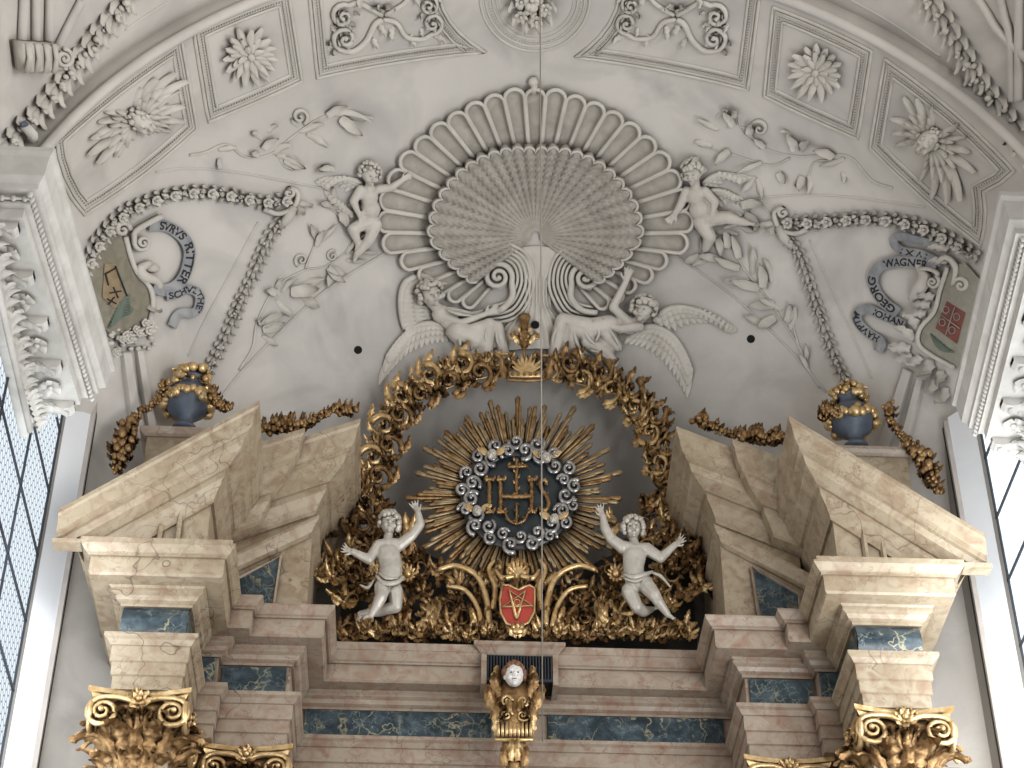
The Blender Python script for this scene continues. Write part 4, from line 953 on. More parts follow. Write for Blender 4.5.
def angel(label, spec):
    t = thing('angel', pt(apse, *spec['at']), label, 'angel', 'stucco angels under the shell'); R = spec['R']; hx, hy = spec['head']; h = 8
    mb = MB(); head(mb, (hx, hy, h+5), R, spec['tilt'], spec['turn']); limb(mb, [(hx, hy+R*.5, h+2), spec['neck']+(h,)], [R*.42, R*.48])
    for a, r in spec['torso']: mb.ell((a[0], a[1], h), (r, r, r*.75))
    for pts, an, th in spec['arms']: limb(mb, pts, [R*.46, R*.38, R*.26]); hand(mb, pts[-1], an, R*.8, thumb=th)
    for pts, an in spec['feet']: limb(mb, pts, [R*.4, R*.3]); foot(mb, pts[-1], an, R*.7)
    bd = mb.build('body', M_STUC, t, M=apse, rm=.011, sm=2); eyes((hx, hy, h+5), R, spec['tilt'], spec['turn'], bd, apse, M_STUE)
    mb = MB(); curls(mb, (hx, hy, h+5), R*1.1, spec['tilt'], 44, .24); mb.build('hair', M_STUC, t, M=apse)
    mb = MB()
    for pts, rr in spec['robe']: limb(mb, pts, rr, n=10)
    mb.build('robe', M_STUC, t, M=apse, rm=.016, sm=2)
    mb = MB()
    for pts, r in spec['folds']: mb.tube(pts, [r*.6]+[r*1.35]*(len(pts)-2)+[r*.6], n=6, smooth=4)
    mb.build('robe_fold', M_STUC, t, M=apse)
    for wd in spec['wings']: mb = MB(); wing(mb, *wd[:5], W=wd[6], n=wd[5], h=3.5); mb.build('wing', M_STUC, t, M=apse)
angel('winged stucco angel seated below the left shell volute, arm stretched inward', dict(at=(445, 330), R=12, head=(428, 296), tilt=-15, turn=.5, neck=(436, 309),
    torso=[((440, 315), 10), ((448, 321), 10), ((456, 330), 10)], arms=[[[(440, 316, 10), (458, 325, 13), (484, 316, 12)], -25, 1], [[(438, 312, 8), (452, 312, 7), (470, 315, 6)], 0, -1]], feet=[],
    robe=[([(456, 332, 8), (474, 340, 9)], [12, 11]), ([(462, 336, 8), (488, 326, 13)], [10, 6.5]), ([(488, 326, 13), (485, 352, 5)], [7, 8]), ([(470, 340, 8), (496, 328, 11)], [9, 6]), ([(496, 328, 11), (504, 355, 4)], [6.5, 6]), ([(458, 338, 6), (462, 352, 4), (482, 355, 4)], [7, 5, 5])],
    folds=[([(486, 327, 18), (484, 340, 15), (488, 354, 9)], 1.6), ([(494, 328, 16), (496, 342, 13), (502, 355, 8)], 1.5), ([(480, 330, 17), (472, 342, 15), (470, 352, 10)], 1.4), ([(460, 330, 17), (458, 344, 14), (462, 354, 8)], 1.6), ([(444, 312, 18), (456, 316, 17), (474, 318, 12)], 1.5), ([(450, 330, 17), (462, 336, 17), (476, 334, 17)], 1.5), ([(466, 356, 6), (476, 350, 8), (490, 357, 6)], 1.4)],
    wings=[([(414, 277), (404, 284), (400, 300), (401, 318), (404, 330)], 12, -6, 34, 40, 13, 4.8), ([(446, 326), (430, 324), (412, 328), (400, 340), (392, 352)], 85, 112, 16, 36, 15, 4.2)]))
angel('winged stucco angel reclining below the right shell volute, arm raised', dict(at=(620, 330), R=12, head=(645, 311), tilt=8, turn=-.4, neck=(638, 322),
    torso=[((630, 326), 10), ((618, 326), 10), ((604, 328), 11)], arms=[[[(632, 326, 10), (614, 309, 14), (627, 282, 12)], -75, 1], [[(640, 328, 12), (622, 331, 15), (608, 328, 15)], 180, 1]], feet=[],
    robe=[([(612, 326, 8), (590, 330, 9)], [11, 11]), ([(598, 330, 9), (564, 322, 13)], [10, 7.5]), ([(563, 322, 13), (556, 354, 4)], [8, 9]), ([(590, 334, 8), (573, 330, 12)], [10, 7]), ([(573, 330, 12), (572, 354, 4)], [6, 6]), ([(588, 342, 6), (604, 352, 5), (614, 364, 4)], [9, 8, 5]), ([(608, 336, 8), (618, 348, 6)], [8, 5])],
    folds=[([(560, 322, 19), (553, 340, 14), (552, 354, 9)], 1.6), ([(566, 326, 20), (561, 342, 14), (560, 356, 8)], 1.6), ([(574, 328, 18), (576, 342, 14), (584, 358, 8)], 1.6), ([(584, 330, 18), (590, 342, 15), (604, 352, 10)], 1.6), ([(594, 322, 18), (600, 334, 17), (596, 344, 14)], 1.6), ([(604, 320, 17), (612, 334, 15), (622, 350, 8)], 1.5), ([(610, 330, 17), (616, 340, 14), (622, 352, 8)], 1.4), ([(590, 352, 12), (602, 356, 11), (614, 366, 6)], 1.6)],
    wings=[([(658, 316), (676, 308), (698, 311), (714, 319), (726, 327)], 80, 20, 24, 12, 14, 4.4), ([(640, 328), (656, 328), (672, 336), (684, 352), (689, 366)], 135, 94, 22, 32, 15, 4.4)]))

# ================================================================== gilding above the entablature
GY = .50; G0 = plane(GY)
def acanthus_spray(mb, c, r, n=6, h=2, a0=None, spread=2*pi):
    a0 = random.random()*6.3 if a0 is None else a0
    for i in range(n):
        a = a0+spread*(i/n-.5*(spread < 6)); mb.leaf((c[0], c[1], h+random.uniform(0, 2)), a+random.uniform(-.2, .2), r*random.uniform(1.0, 1.55), r*.30, lobes=4, curl=(random.uniform(5, 35), random.uniform(50, 140)), bend=random.uniform(-1.4, 1.4), nu=12, lobe=.6)
    mb.ell((c[0], c[1], h+2), r*.13)
    return mb
def scroll_spray(mb, c, r, d, a0, h=3, tr=.20):
    mb.spiral((c[0], c[1], h), r*.72, 1.15, a0=a0, d=d, tr=(tr, .13), rise=.3, n=7)
    for k in range(7):
        a = a0+d*k*.85; q = r*.68*(1-.06*k); mb.leaf((c[0]+q*cos(a), c[1]+q*sin(a), h+1), a+d*(.9+random.uniform(-.25, .25)), r*1.0, r*.24, lobes=4, curl=(8, 100), bend=d*1.1, nu=11, lobe=.55)
    for k in range(4): mb.leaf((c[0], c[1], h+2), a0+k*1.57, r*.38, r*.16, lobes=2, curl=(30, 150), nu=7)
    return mb
def gilt_thing(name, label, at, group=None): return thing(name, pt(G0, *at), label, 'gilt foliage', group)
def add_part(t, nm, fn, *a, m=None, M=None, **k):
    mb = MB(); fn(mb, *a, **k); return mb.build(nm, m or M_GOLD, t, M=M or G0)
LARCH = [(512, 367), (490, 368), (468, 372), (450, 378), (432, 384), (416, 394), (402, 406), (392, 420), (388, 436), (382, 450), (377, 464), (372, 480), (366, 494), (360, 508)]
RARCH = [(536, 368), (556, 370), (576, 374), (594, 380), (610, 386), (626, 396), (640, 408), (650, 422), (656, 438), (660, 452), (664, 466), (666, 482), (672, 496), (678, 510)]
for nm, arc, lab, sg in (('L', LARCH, 'gilded openwork acanthus arch rising on the left of the sunburst', -1), ('R', RARCH, 'gilded openwork acanthus arch rising on the right of the sunburst', 1)):
    t = gilt_thing('gilt_foliage_arch', lab, arc[6], 'gilded foliage frame')
    X, T, L = path(arc, 15)
    for i in range(15):
        x, y, a = X[i][0], X[i][1], T[i]; o = 7 if i > 1 else 4; s = 1 if i % 2 else -1
        nx, ny = -sin(a), cos(a); r = 18 if i > 1 else 10
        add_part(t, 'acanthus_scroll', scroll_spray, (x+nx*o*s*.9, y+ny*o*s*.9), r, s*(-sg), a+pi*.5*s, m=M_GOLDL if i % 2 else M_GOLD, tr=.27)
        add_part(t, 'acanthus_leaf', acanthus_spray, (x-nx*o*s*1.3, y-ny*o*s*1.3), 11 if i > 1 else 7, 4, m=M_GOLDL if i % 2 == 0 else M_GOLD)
        if i > 2 and i % 2: add_part(t, 'acanthus_leaf', acanthus_spray, (x+nx*random.uniform(-16, 16), y+ny*random.uniform(-16, 16)), 11, 3, m=M_GOLDL)
    ed = [(p[0], p[1], 1) for p in arc]
    mb = MB(); mb.tube([(x+8*sg*0, y, 2) for x, y, _ in ed], 1.6, n=6, smooth=4); mb.build('stem', M_GOLD, t, M=G0)
    mb = MB()   # long edge band: two thin rails near the crown
    mb.tube([(x, y-12, 2) for x, y in arc[:5]], 1.5, n=6, smooth=3); mb.tube([(x, y+10, 2) for x, y in arc[:5]], 1.3, n=6, smooth=3); mb.build('rail', M_GOLDL, t, M=G0)
# crown piece and finial at the top
GF = plane(GY-.12)
t = thing('gilt_diadem', pt(GF, 525, 370), 'small gilded crown with radiating fan at the top of the foliage arch', 'crown')
mb = MB(); mb.prism([(508, 374), (544, 374), (542, 380), (510, 380)], 0, 5, bev=1)
for i in range(9): a = radians(-160+i*17.5); mb.petal((526, 376, 3), a, 15+3*(i % 2), 1.8, 1, 4)
mb.build('fan', M_GOLDL, t, M=GF)
mb = MB(); mb.tube([(506, 382, 4), (526, 384, 5), (546, 382, 4)], 1.5, n=6, smooth=4)
for x in (505, 547): mb.leaf((x, 380, 3), -pi/2+(.25 if x > 520 else -.25), 22, 4, lobes=3, curl=(10, 100))
for x in range(512, 543, 6): mb.ell((x, 377.5, 5.5), 1.6)
mb.build('circlet', M_GOLD, t, M=GF)
t = thing('gilt_finial', pt(GF, 524, 340), 'gilded cup-shaped finial on cross arms above the crown', 'finial')
mb = MB(); mb.tube([(524, 366, 3), (524, 352, 3), (524, 345, 3), (524, 338, 3), (524, 333, 3), (524, 322, 3), (524, 319, 3)], [1.2, 1.5, 5, 6, 3, 5.5, 6.5], n=12); mb.build('cup', M_GOLD, t, M=GF)
mb = MB()
for sx in (-1, 1):
    mb.spiral((524+sx*12, 338, 4), 4, 1.2, a0=0 if sx < 0 else pi, d=-sx, tr=(.4, .25)); mb.leaf((524+sx*3, 344, 4), -pi/2+sx*1.0, 15, 4, lobes=3, curl=(10, 140)); mb.leaf((524+sx*2, 346, 4), pi/2-sx*.6, 8, 3, lobes=2); mb.leaf((524+sx*3, 336, 4), -pi/2+sx*.5, 8, 3, lobes=2)
for i in range(5): mb.petal((524, 341, 6), i*1.257, 5, 2, 0, 2)
mb.build('cross_leaf', M_GOLDL, t, M=GF)

# lower foliage: scatter over the photographed area, kept clear of the dark gaps, sun wheel centre and figures
M_BK = plane(.80)
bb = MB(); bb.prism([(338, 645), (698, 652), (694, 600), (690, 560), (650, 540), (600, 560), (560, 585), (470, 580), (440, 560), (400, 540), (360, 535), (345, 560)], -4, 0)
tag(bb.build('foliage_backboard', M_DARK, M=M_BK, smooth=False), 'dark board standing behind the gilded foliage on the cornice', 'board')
HOLES = [(428, 588, 17, 9), (366, 616, 20, 13), (595, 583, 15, 12), (655, 620, 18, 16), (388, 575, 12, 26), (634, 570, 13, 24), (518, 612, 19, 24), (672, 590, 9, 9)]
def clear(x, y): return all(((x-a)/p)**2+((y-b)/q)**2 > 1 for a, b, p, q in HOLES)
def region(side):
    out = []; k = 0
    while len(out) < (58) and k < 6000:
        k += 1
        if side < 0:
            x, y = random.uniform(306, 505), random.uniform(488, 640)
            top = np.interp(x, [306, 330, 345, 365, 385, 410, 440, 470, 505], [560, 522, 485, 485, 500, 545, 572, 574, 576]); 
        else:
            x, y = random.uniform(530, 732), random.uniform(500, 642)
            top = np.interp(x, [530, 560, 590, 620, 645, 660, 690, 705, 720, 732], [576, 574, 570, 545, 500, 485, 512, 545, 575, 600])
        bot = np.interp(x, [306, 338, 345, 690, 698, 732], [592, 596, 640, 642, 606, 606])
        if y < top+6 or y > bot-5 or not clear(x, y): continue
        if any((x-a)**2+(y-b)**2 < 130 for a, b in out): continue
        out.append((x, y))
    return out
for side, lab in ((-1, 'dense gilded acanthus foliage heaped around the left silver cherub'), (1, 'dense gilded acanthus foliage heaped around the right silver cherub')):
    t = gilt_thing('gilt_foliage', lab, (400 if side < 0 else 640, 638), 'gilded foliage heaps')
    for i, (x, y) in enumerate(region(side)):
        hh = 3+random.random()*9
        if i % 4 == 0: add_part(t, 'acanthus_scroll', scroll_spray, (x, y), 13, random.choice((-1, 1)), random.random()*6.3, h=hh)
        else: add_part(t, 'acanthus_leaf', acanthus_spray, (x, y), random.uniform(12, 17), 6, h=hh, m=M_GOLDL if i % 2 == 0 else M_GOLD)
    for i in range(18):
        x = (350+i*9.2) if side < 0 else (532+i*9.2); y = 638+random.uniform(-4, 3)
        add_part(t, 'acanthus_leaf', acanthus_spray, (x, y), random.uniform(9, 13), 6, h=6, a0=-pi/2, m=M_GOLDL if i % 2 else M_GOLD, M=plane(.30))
    X = lambda x: 516+side*x                        # big C scrolls beside the shield
    for pts, r in (([(28, 640), (30, 612), (40, 588), (60, 578), (78, 582)], 3.6), ([(34, 640), (40, 618), (52, 602), (70, 598)], 3.0), ([(24, 622), (22, 600), (28, 582), (22, 572)], 3.2)):
        mb = MB(); mb.tube([(X(a), b, 22) for a, b in pts], np.linspace(r, r*.6, len(pts)), n=8, smooth=5); mb.build('scroll_stem', M_GOLDL, t, M=G0)
    for (a, b, ang, L) in ((95, 636, -150, 34), (92, 638, -130, 34), (88, 640, -110, 30), (84, 640, -90, 28), (100, 634, -170, 30), (36, 636, -60, 22), (32, 636, -110, 20), (24, 600, -100, 18), (26, 592, -30, 18)):
        mb = MB(); an = radians(ang); an = an if side > 0 else pi-an; mb.leaf((X(a*1.0), b, 18), an, L, 5.5, lobes=4, curl=(15, 100), nu=12, bend=.4*side); mb.build('acanthus_leaf', M_GOLDL, t, M=G0)
    for (c, r) in (((407, 588), 7),) if side < 0 else (((614, 588), 7),):
        mb = MB(); mb.flower((c[0], c[1], 24), r+2, n=12, h=.4, ball=.5); mb.build('sunflower', M_GOLDL, t, M=G0)
    if side < 0:
        mb = MB(); mb.leaf((405, 545, 8), -pi/2, 26, 8, lobes=4, curl=(0, 60)); mb.leaf((408, 540, 8), -1.2, 22, 6, lobes=4, curl=(0, 60)); mb.build('gilt_palm', M_GOLDL, t, M=G0)
    else:
        mb = MB(); mb.leaf((618, 536, 8), -2.2, 24, 8, lobes=4, curl=(0, 60)); mb.leaf((612, 532, 8), -1.8, 20, 6, lobes=4, curl=(0, 60)); mb.build('gilt_palm', M_GOLDL, t, M=G0)

# ------------------------------------------------------------------ sunburst
sb = thing('sunburst', pt(plane(.42), 517, 500), 'large gilded sunburst with silver cloud ring and IHS monogram in the middle', 'sunburst')
SM = plane(.40); NRY = 96
for i in range(NRY):
    a = 2*pi*(i+.5*random.uniform(-.4, .4))/NRY; big = (i % 4 == 0); L = (random.uniform(102, 116) if big else random.uniform(82, 102))
    ky = .93; mb = MB(); r0 = 46; w = 2.5 if big else 2.0
    def rod(a_, L_, w_, h_):
        c, s_ = cos(a_), sin(a_)*ky
        mb.tube([(517+c*r0, 500+s_*r0, h_), (517+c*L_*.9, 500+s_*L_*.9, h_), (517+c*(L_-3), 500+s_*(L_-3), h_), (517+c*L_, 500+s_*L_, h_)], [w_*.7, w_, w_*1.25, w_*.2], n=5)
    rod(a, L, w, 3+2*(i % 2)); rod(a+.022, L*.9, w*.7, 5.5); rod(a-.022, L*.84, w*.7, 1)
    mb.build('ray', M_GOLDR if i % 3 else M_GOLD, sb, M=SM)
mb = MB(); mb.ell((518, 500, 4), (50, 46, 6), nu=40, nv=8); mb.build('dark_roundel', M_NAVY, sb, M=SM)
cl = MB(); cl.tube([(518+51*cos(2*pi*k/48), 500+46.5*sin(2*pi*k/48), 5) for k in range(49)], 7.5, n=10, flat=.5, caps=False)
ring = cl.build('cloud_ring', M_SILD, sb, M=SM)
for i in range(34):
    a = 2*pi*i/34+.05; rr = 51+(5.5 if i % 2 else -4); mb = MB(); r = random.uniform(6.4, 8.6)
    mb.spiral((518+rr*cos(a), 500+rr*.91*sin(a), 10), r, 1.4, a0=random.random()*6.3, d=random.choice((-1, 1)), tr=(.30, .2), rise=.5, n=7); mb.build('cloud_curl', M_SILV, ring, M=SM)
for (x, y, tl) in ((491, 463, 30), (546, 466, -30), (477, 519, -25), (553, 527, 30)):
    mb = MB(); head(mb, (x, y, 13), 5.5, tl); o = mb.build('cherub_head', M_PUT, sb, M=SM, rm=.008, sm=1)
    mb = MB(); mb.petal((x+3, y-2, 12), radians(-20), 12, 3.5, 0, 2); mb.petal((x-3, y-2, 12), radians(200), 12, 3.5, 0, 2); mb.build('wing', M_GOLDL, o, M=SM)
def letter(pts_list, w=2.2):
    mb = MB()
    for P in pts_list:
        X, T, L = path(P, max(8, int(math.hypot(P[-1][0]-P[0][0], P[-1][1]-P[0][1])/1.8))) if len(P) > 1 else None
        mb.tube([(x, y, 12) for x, y, _ in X], [w*(.8+.35*abs(sin(i*1.3))) for i in range(len(X))], n=7)
        for i in range(0, len(X), 3): s = 1 if i % 2 else -1; mb.leaf((X[i][0], X[i][1], 12.5), T[i]+s*1.0, 5.4, 1.9, lobes=2, curl=(10, 110), nu=6)
    return mb
letter([[(489, 488), (489, 504), (489, 519)], [(484.5, 487), (493.5, 487)], [(484.5, 519), (493.5, 519)]]).build('letter_i', M_GOLD, sb, M=SM)
letter([[(500, 488), (500, 504), (500, 519)], [(496, 487), (504, 487)], [(496, 519), (504, 519)], [(500, 503.5), (516, 504), (531, 503.5)], [(531, 488), (531, 504), (531, 519)], [(527, 487), (535, 487)], [(527, 519), (535, 519)]]).build('letter_h', M_GOLD, sb, M=SM)
letter([[(547, 490), (543, 487), (539, 490), (541, 497), (546, 504), (548, 512), (544, 518), (538, 515)]]).build('letter_s', M_GOLD, sb, M=SM)
letter([[(516, 502), (516, 484), (516, 466)], [(507, 474), (516, 474), (526, 473)]], 1.7).build('cross', M_GOLD, sb, M=SM)
letter([[(504, 518), (508, 527), (516, 531)], [(528, 518), (524, 527), (516, 531)], [(516, 510), (516, 520), (516, 530)]], 1.3).build('nail', M_GOLD, sb, M=SM)

# ------------------------------------------------------------------ red shield with star
RM = plane(.18)
rs = thing('red_shield', pt(RM, 518, 632), 'small red shield with gold inverted five-pointed star at foot of the foliage', 'shield')
SP = [(502, 591), (508, 591), (514, 594), (518, 596), (523, 593), (529, 591), (534, 594), (534, 606), (533.5, 618), (528, 628), (517, 633.5), (506, 629), (500.5, 619), (499.5, 606)]
mb = MB(); mb.prism(SP, 8, 10); poly_sheet(mb, SP, 10, 2.2); mb.build('red_field', M_RED, rs, M=RM)
mb = MB(); mb.tube([(x, y, 10.5) for x, y in SP+SP[:1]], 1.25, n=6); mb.build('gold_rim', M_GOLDL, rs, M=RM)
mb = MB(); st = [(509, 597), (528, 600), (501.5, 613.5)]; star = [(516, 626), (525, 598), (502, 613), (532, 614), (508.5, 597.5)]
star = [(516, 626), (508.5, 597.5), (532, 613), (502, 614), (525, 598)]
mb.tube([(x, y, 13) for x, y in star+star[:1]], 1.8, n=5, flat=.6); mb.tube([(516.5+3*cos(k), 609.5+3*sin(k), 13) for k in np.linspace(0, 6.28, 14)], .7, n=5); mb.build('star', M_GOLDL, rs, M=RM)
mb = MB()
for k in range(7): a = radians(-90+(k-3)*28); mb.leaf((517, 578, 8), a, 15, 4.4, lobes=3, curl=(5, 110))
for sx in (-1, 1): mb.tube([(517+sx*3, 580, 8), (517+sx*15, 583, 9), (517+sx*22, 574, 8)], [2.5, 2.5, 1.2], n=7, smooth=5); mb.leaf((517+sx*9, 581, 9), pi/2-sx*.6, 9, 3)
mb.build('crest', M_GOLDL, rs, M=RM)
mb = MB()
for k in range(5): a = radians(-90+(k-2)*32); mb.leaf((517, 641, 12), a, 13, 4, lobes=2, curl=(5, 100))
mb.ell((517, 638, 13), (6, 3.5, 3)); mb.build('foot_leaf', M_GOLDL, rs, M=RM)

# ------------------------------------------------------------------ console with white child face
CM = plane(.02)
cs = thing('gilded_console', pt(CM, 514, 720), 'gilded leafy console bracket with small white face below the dark slot', 'bracket')
mb = MB(); mb.tube([(514, 672, 0), (514, 690, 2), (513, 715, 4), (513, 738, 3), (514, 742, 2), (515, 760, 0), (515, 782, -4)], [12, 15, 18, 17, 12, 11, 6], n=18, flat=.55); mb.build('console_core', M_GOLD, cs, M=CM)
for sx in (-1, 1):
    for (x, y, a, L, W) in ((14, 700, -70, 26, 7), (18, 712, -60, 28, 7), (20, 690, -100, 22, 6), (8, 735, -95, 34, 6), (16, 738, -85, 30, 6), (4, 765, -95, 24, 5), (9, 770, -80, 22, 5), (22, 722, -120, 20, 6), (6, 700, 80, 30, 5), (14, 705, 95, 34, 5)):
        mb = MB(); an = radians(a); an = an if sx > 0 else pi-an; mb.leaf((514+sx*x, y, 10-.2*x), an, L, W, lobes=4, curl=(8, 120), nu=12, lobe=.5); mb.build('acanthus_leaf', M_GOLDL if x % 4 == 0 else M_GOLD, cs, M=CM)
    for y in (708, 722): mb = MB(); mb.spiral((514+sx*8, y, 13), 6, 1.5, a0=0, d=sx, tr=(.3, .2)); mb.build('scroll', M_GOLDL, cs, M=CM)
mb = MB()
for i in range(9): mb.tube([(498+i*4, 728, 12), (498+i*4, 742, 10)], [1.6, 2.2], n=6)
mb.tube([(494, 744, 9), (514, 746, 12), (534, 744, 9)], 2, n=7, smooth=4); mb.build('fluting', M_GOLDL, cs, M=CM)
mb = MB(); head(mb, (513.5, 684, 14), 11, 0); fc = mb.build('white_face', M_FACE, cs, M=CM, rm=.006, sm=1); eyes((513.5, 684, 14), 11, 0, 0, fc, CM)
mb = MB(); curls(mb, (513.5, 683, 13), 10.8, 0, 40, .28); mb.build('hair', M_HAIR, cs, M=CM)

# ------------------------------------------------------------------ two silvered cherubs
def putto(label, Yp, hd, R, tilt, turn, neck, sh_, arms, tor, legs, hands, drape):
    M = plane(Yp); t = thing('silvered_cherub', pt(M, tor[-1][0], tor[-1][1]), label, 'cherub', 'silvered cherubs'); h = 6; mb = MB()
    head(mb, (hd[0], hd[1], h+3), R, tilt, turn); limb(mb, [(hd[0], hd[1]+R*.7, h), neck+(h,), (neck[0], neck[1]+6, h)], [4.2, 4.6, 6])
    tt, _ = catmull(np.array(tor, float), np.ones(len(tor)), 5)
    for (x, y, rx, ry, rz) in tt: mb.ell((x, y, h), (rx, ry*.8, rz), nu=16, nv=10)
    limb(mb, [sh_[0]+(h,), (neck[0], neck[1]+8, h), sh_[1]+(h,)], [5.4, 7, 5.4])
    for A_ in arms: limb(mb, [(p[0], p[1], h+(p[2] if len(p) > 2 else 0)) for p in A_], [5.8, 4.8, 4.8, 3.2][:len(A_)] if len(A_) == 4 else [5.8, 4.8, 3.2])
    for L_ in legs:
        limb(mb, [(p[0], p[1], h+(p[2] if len(p) > 2 else 0)) for p in L_[:4]], [8.2, 6.2, 5.2, 3.2]); p = L_[3]; foot(mb, (p[0], p[1], h+(p[2] if len(p) > 2 else 0)), L_[4], 6.8)
    for (w_, an, th) in hands: hand(mb, (w_[0], w_[1], h+(w_[2] if len(w_) > 2 else 0)), an, 7.6, thumb=th, spread=.4)
    mb.ell((tor[1][0], tor[1][1]+2, h+tor[1][4]-.2), (1, 1.2, .8))
    bd = mb.build('body', M_PUT, t, M=M, rm=.008, sm=2); eyes((hd[0], hd[1], h+3), R, tilt, turn, bd, M)
    mb = MB(); curls(mb, (hd[0], hd[1], h+3), R*1.12, tilt, 48, .27)
    mb.build('hair', M_PUT, t, M=M)
    mb = MB()
    for P, r in drape: mb.tube([(x, y, h+z) for x, y, z in P], [r*.5]+[r]*(len(P)-2)+[r*.5], n=7, flat=.7, smooth=4)
    mb.build('loincloth', M_PUT, t, M=M)
putto('silvered naked cherub on the left with one arm raised to the sunburst', .12, (389, 530), 9.6, 8, .35, (388, 541), ((378, 549), (399, 548)),
      [[(378, 550), (369, 564, 2), (353, 558, 5)], [(399, 549), (412, 540, 2), (420, 530, 4), (418, 519, 5)]],
      [(388, 556, 12, 10, 8), (391, 572, 11.5, 12, 9), (387, 588, 11.5, 9, 8.5)],
      [[(382, 592, 2), (381, 605, 8), (377, 612, 7), (371, 621, 4), 165], [(395, 593, -2), (396, 607, -5), (380, 608, -12), (360, 610, -14), 100]],
      [((353, 558, 5), 200, 1), ((418, 519, 5), -115, -1)], [([(376, 582, 6), (384, 592, 10), (397, 590, 8), (404, 582, 4)], 2.6), ([(378, 578, 5), (386, 587, 10), (398, 586, 8)], 1.8), ([(375, 584, 3), (368, 592, 2), (360, 588, 0)], 1.8)])
putto('silvered naked cherub on the right with both arms spread, legs trailing', .12, (632, 535), 9.6, -8, -.1, (634, 546), ((623, 550), (647, 552)),
      [[(622, 551), (610, 543, 2), (604, 533, 3), (602, 522, 4)], [(647, 553), (660, 563, 3), (674, 551, 5)]],
      [(634, 559, 12, 10.5, 8), (633, 574, 10.5, 12, 9), (637, 588, 12, 9, 8.5)],
      [[(629, 593, -2), (637, 608, -4), (644, 610, -9), (652, 606, -13), -20], [(645, 590, 3), (653, 603, 9), (657, 609, 8), (667, 620, 4), 35]],
      [((602, 522, 4), -110, 1), ((674, 551, 5), -40, -1)], [([(622, 580, 5), (632, 586, 10), (644, 582, 8), (652, 577, 4)], 2.6), ([(622, 584, 5), (634, 590, 10), (646, 584, 8)], 1.8), ([(650, 578, 4), (660, 580, 1), (670, 590, -1)], 1.8)])

# ================================================================== urns and festoons
def urn(label, c, Yu, side):
    M = plane(Yu); k = 1; O = pt(M, c[0], c[1]); sc = .0108
    t = thing('blue_urn', O, label, 'urn', 'blue urns on the pediments')
    prof = [(0, 0), (13, 0), (13, 3), (8, 6), (6, 12), (8, 16), (19, 24), (23, 33), (23, 40), (19, 47), (12, 52), (11, 58), (14, 62), (15, 64), (0, 64)]
    mb = MB(); mb.lathe([(r*sc, z*sc*1.05) for r, z in prof], O); mb.build('urn_body', M_URN, t)
    mb = MB()
    for i in range(34):
        a = 2*pi*i/34; r = 23.5*sc; mb.ell((O[0]+r*cos(a)+random.uniform(-.01, .01), O[1]+r*sin(a), O[2]+(36+random.uniform(-5, 5))*sc), random.uniform(.035, .07), nu=8, nv=6)
    mb.build('fruit_band', M_GOLDL, t)
    mb = MB()
    for i in range(95):
        a = random.random()*6.3; r = 18*sc*sqrt(random.random()); mb.ell((O[0]+r*cos(a), O[1]+r*sin(a), O[2]+(62+random.uniform(0, 18))*sc), random.uniform(.03, .06), nu=8, nv=6)
    for i in range(12):
        a = i*pi/6; Mf = frame((O[0]+.13*cos(a), O[1]+.13*sin(a), O[2]+66*sc), (-sin(a), cos(a), 0), (0, 0, -1), (cos(a), sin(a), 0)); q = MB().leaf((0, 0, 0), random.choice((-1, 1))*pi/2+random.uniform(-.7, .7), .14, .045, lobes=3, curl=(20, 120), nu=7); mb.add(Mf(np.concatenate(q.v)), q.f)
    mb.build('fruit_crown', M_GOLDL, t); return t
urn('slate blue urn with gilded fruit standing behind the left pediment', (184, 431), -.45, -1)
urn('slate blue urn with gilded fruit standing behind the right pediment', (856, 449), -.45, 1)
def ped(label, P, Y, name='urn_pedestal'):
    M = plane(Y); a = pt(M, *P[0]); b = pt(M, *P[1]); zt = a[2]
    t = thing(name, (a[0], Y, zt-.6), label, 'pedestal', 'urn pedestals')
    s = 1 if b[0] > a[0] else -1
    mb = MB(); sweep(mb, [(a[0], Y+.55, zt), (a[0], Y, zt), (b[0], Y, zt), (b[0], Y+.55, zt)], [(-.2, 0), (.06, 0), (.06, -.04), (.03, -.07), (0, -.09), (-.2, -.09)], side=1); mb.build('cap_moulding', M_MARP, t, smooth=False)
    mb = MB(); mb.box((min(a[0], b[0])+.02, Y+.02, zt-1.6), (max(a[0], b[0])-.02, Y+.55, zt-.08)); mb.build('block', M_MARB, t, smooth=False)
ped('pinkish marble block under the left urn', ((146, 429), (226, 430)), -.70)
ped('pinkish marble block under the right urn', ((826, 448), (908, 449)), -.70)
def festoon(label, pts, rr, Y, m=None, grp='gilded fruit festoons'):
    M = plane(Y); X, T, L = path(pts, max(8, int(L0)) if 0 else 24); R = np.interp(np.linspace(0, 1, 24), np.linspace(0, 1, len(rr)), rr); mb = MB()
    for i in range(24):
        x, y = X[i][:2]; r = R[i]
        for k in range(5): a = random.random()*6.3; q = r*random.random()*.9; mb.ell((x+q*cos(a), y+q*sin(a), r*.6*random.random()+3), random.uniform(.22, .42)*r+.5, nu=8, nv=6)
        for k in range(2): mb.leaf((x, y, 3), T[i]+random.choice((-1, 1))*random.uniform(.4, 1.3), r*1.9, r*.45, lobes=3, curl=(5, 90), nu=8, lobe=.55)
    tag(mb.build('gilt_festoon', m or M_GOLD, M=M), label, 'festoon', grp)
festoon('gilded fruit festoon hanging left from the left urn down the wall', [(164, 386), (158, 402), (146, 412), (132, 424), (126, 438), (122, 455), (118, 472)], [6, 4, 4, 9, 12, 10, 5], -.75)
festoon('short gilded festoon falling right from the left urn', [(212, 390), (216, 402), (224, 410), (232, 408)], [5, 6, 5, 2.5], -.75)
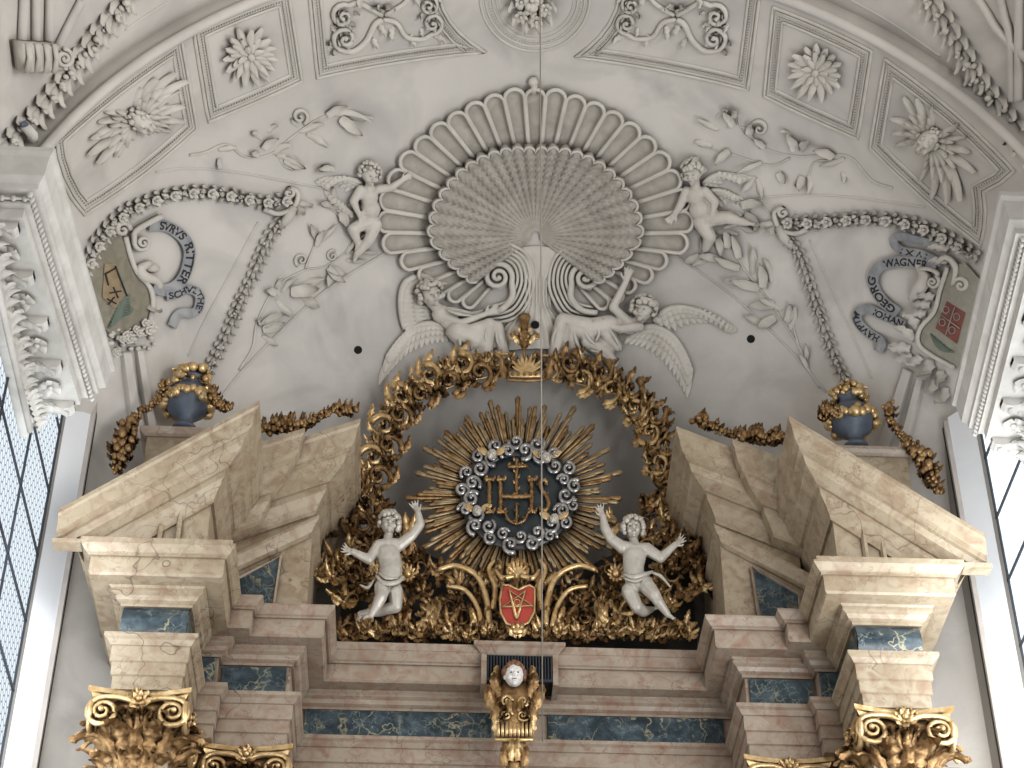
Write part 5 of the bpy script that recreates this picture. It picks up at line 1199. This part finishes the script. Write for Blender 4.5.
festoon('gilded fruit festoon behind the left inner pediment', [(262, 432), (280, 428), (300, 428), (318, 420), (336, 412), (350, 412)], [7, 8, 8, 4, 5, 7], .1)
festoon('gilded fruit festoon hanging right from the right urn down the wall', [(888, 408), (891, 424), (902, 440), (914, 452), (924, 466), (930, 480), (938, 494)], [7, 5, 4, 8, 11, 9, 4], -.75)
festoon('short gilded festoon falling left from the right urn', [(836, 416), (826, 412), (822, 420)], [5, 6, 4], -.75)
festoon('gilded fruit festoon behind the right inner pediment', [(694, 422), (708, 426), (722, 434), (744, 438), (764, 440), (784, 440)], [8, 6, 4, 8, 8, 7], .1)

# ================================================================== hanging cable, small spotlight, rib capital in the corner
a = pt(plane(-4.6), 540, -40); b = pt(plane(-.12), 542.5, 742)
tag(MB().tube([a, tuple((np.array(a)+np.array(b))/2), b], .0072, n=6).build('hanging_cable', M_CABLE), 'thin straight cable hanging down the middle in front of the shell', 'cable')
SPM = apse
sp = thing('spotlight', pt(apse, 18, 128, 10), 'tiny glass spotlight fixed on the rib above the left cornice', 'spotlight')
MB().tube([(14, 122, 12), (20, 130, 14), (24, 138, 12)], [4.5, 5, 3], n=10).build('lamp_body', M_WHITE, sp, M=apse); MB().ell((13.5, 121, 13), (4, 3.6, 3)).build('lens', M_URN, sp, M=apse)
t = thing('rib_capital', pt(apse, 30, 50), 'white scrolled rib capital with curled volute in the upper left corner', 'capital')
mb = MB(); mb.prism([(8, 38), (46, 40), (50, 64), (12, 68)], 4, 18, bev=2)
for i in range(4): mb.tube([(12+i*9, 38, 18), (13+i*9, 52, 20), (12+i*9, 67, 18)], 2.6, n=7)
mb.build('block', M_STUC, t, M=apse)
mb = MB(); mb.spiral((47, 51, 20), 9.5, 1.8, a0=-pi/2, d=1, tr=(.3, .2)); mb.build('volute', M_STUC, t, M=apse)
for i, pts in enumerate(([(22, -6), (20, 40)], [(34, -6), (34, 40)], [(48, -6), (47, 40)], [(80, 0), (62, 35), (50, 60)], [(975, -8), (1000, 30), (1030, 60)], [(1000, -8), (1012, 40), (1014, 100)], [(1020, -8), (1020, 100)])):
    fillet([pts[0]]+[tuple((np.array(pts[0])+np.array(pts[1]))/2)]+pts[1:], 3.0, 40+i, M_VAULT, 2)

# ================================================================== light
w = D.worlds.new('world'); SC.world = w; w.use_nodes = True
w.node_tree.nodes['Background'].inputs[0].default_value = (1.0, .965, .92, 1); w.node_tree.nodes['Background'].inputs[1].default_value = .37
def area(name, loc, target, size, sy, power, col):
    l = D.lights.new(name, 'AREA'); l.shape = 'RECTANGLE'; l.size = size; l.size_y = sy; l.energy = power; l.color = col
    o = D.objects.new(name, l); COL.objects.link(o); o.location = loc
    o.rotation_euler = (Vector(target)-Vector(loc)).to_track_quat('-Z', 'Y').to_euler(); return o
area('window_light_right', (4.75, -3.4, 10.8), (-1.5, -.5, 14.2), 4.0, 3.6, 330, (.96, .98, 1))
area('window_light_left', (-4.75, -3.4, 10.8), (1.5, -.5, 14.2), 4.0, 3.6, 130, (.96, .98, 1))
area('nave_light_right', (8, -13, 9), (0, -2, 18), 6, 6, 1450, (1, .98, .95))
area('nave_light_left', (-8, -13, 9), (0, -2, 18), 6, 6, 250, (1, .98, .95))
area('left_reveal_fill', (-4.45, -2.2, 11.5), (-4.85, -.9, 12.2), .8, 3.4, 34, (.9, .95, 1))  # added area light, only brightens the left window reveal
area('right_reveal_fill', (4.45, -2.1, 11.5), (4.85, -.9, 12.2), .8, 3.4, 48, (.95, .98, 1))  # same added brightening for the right window reveal
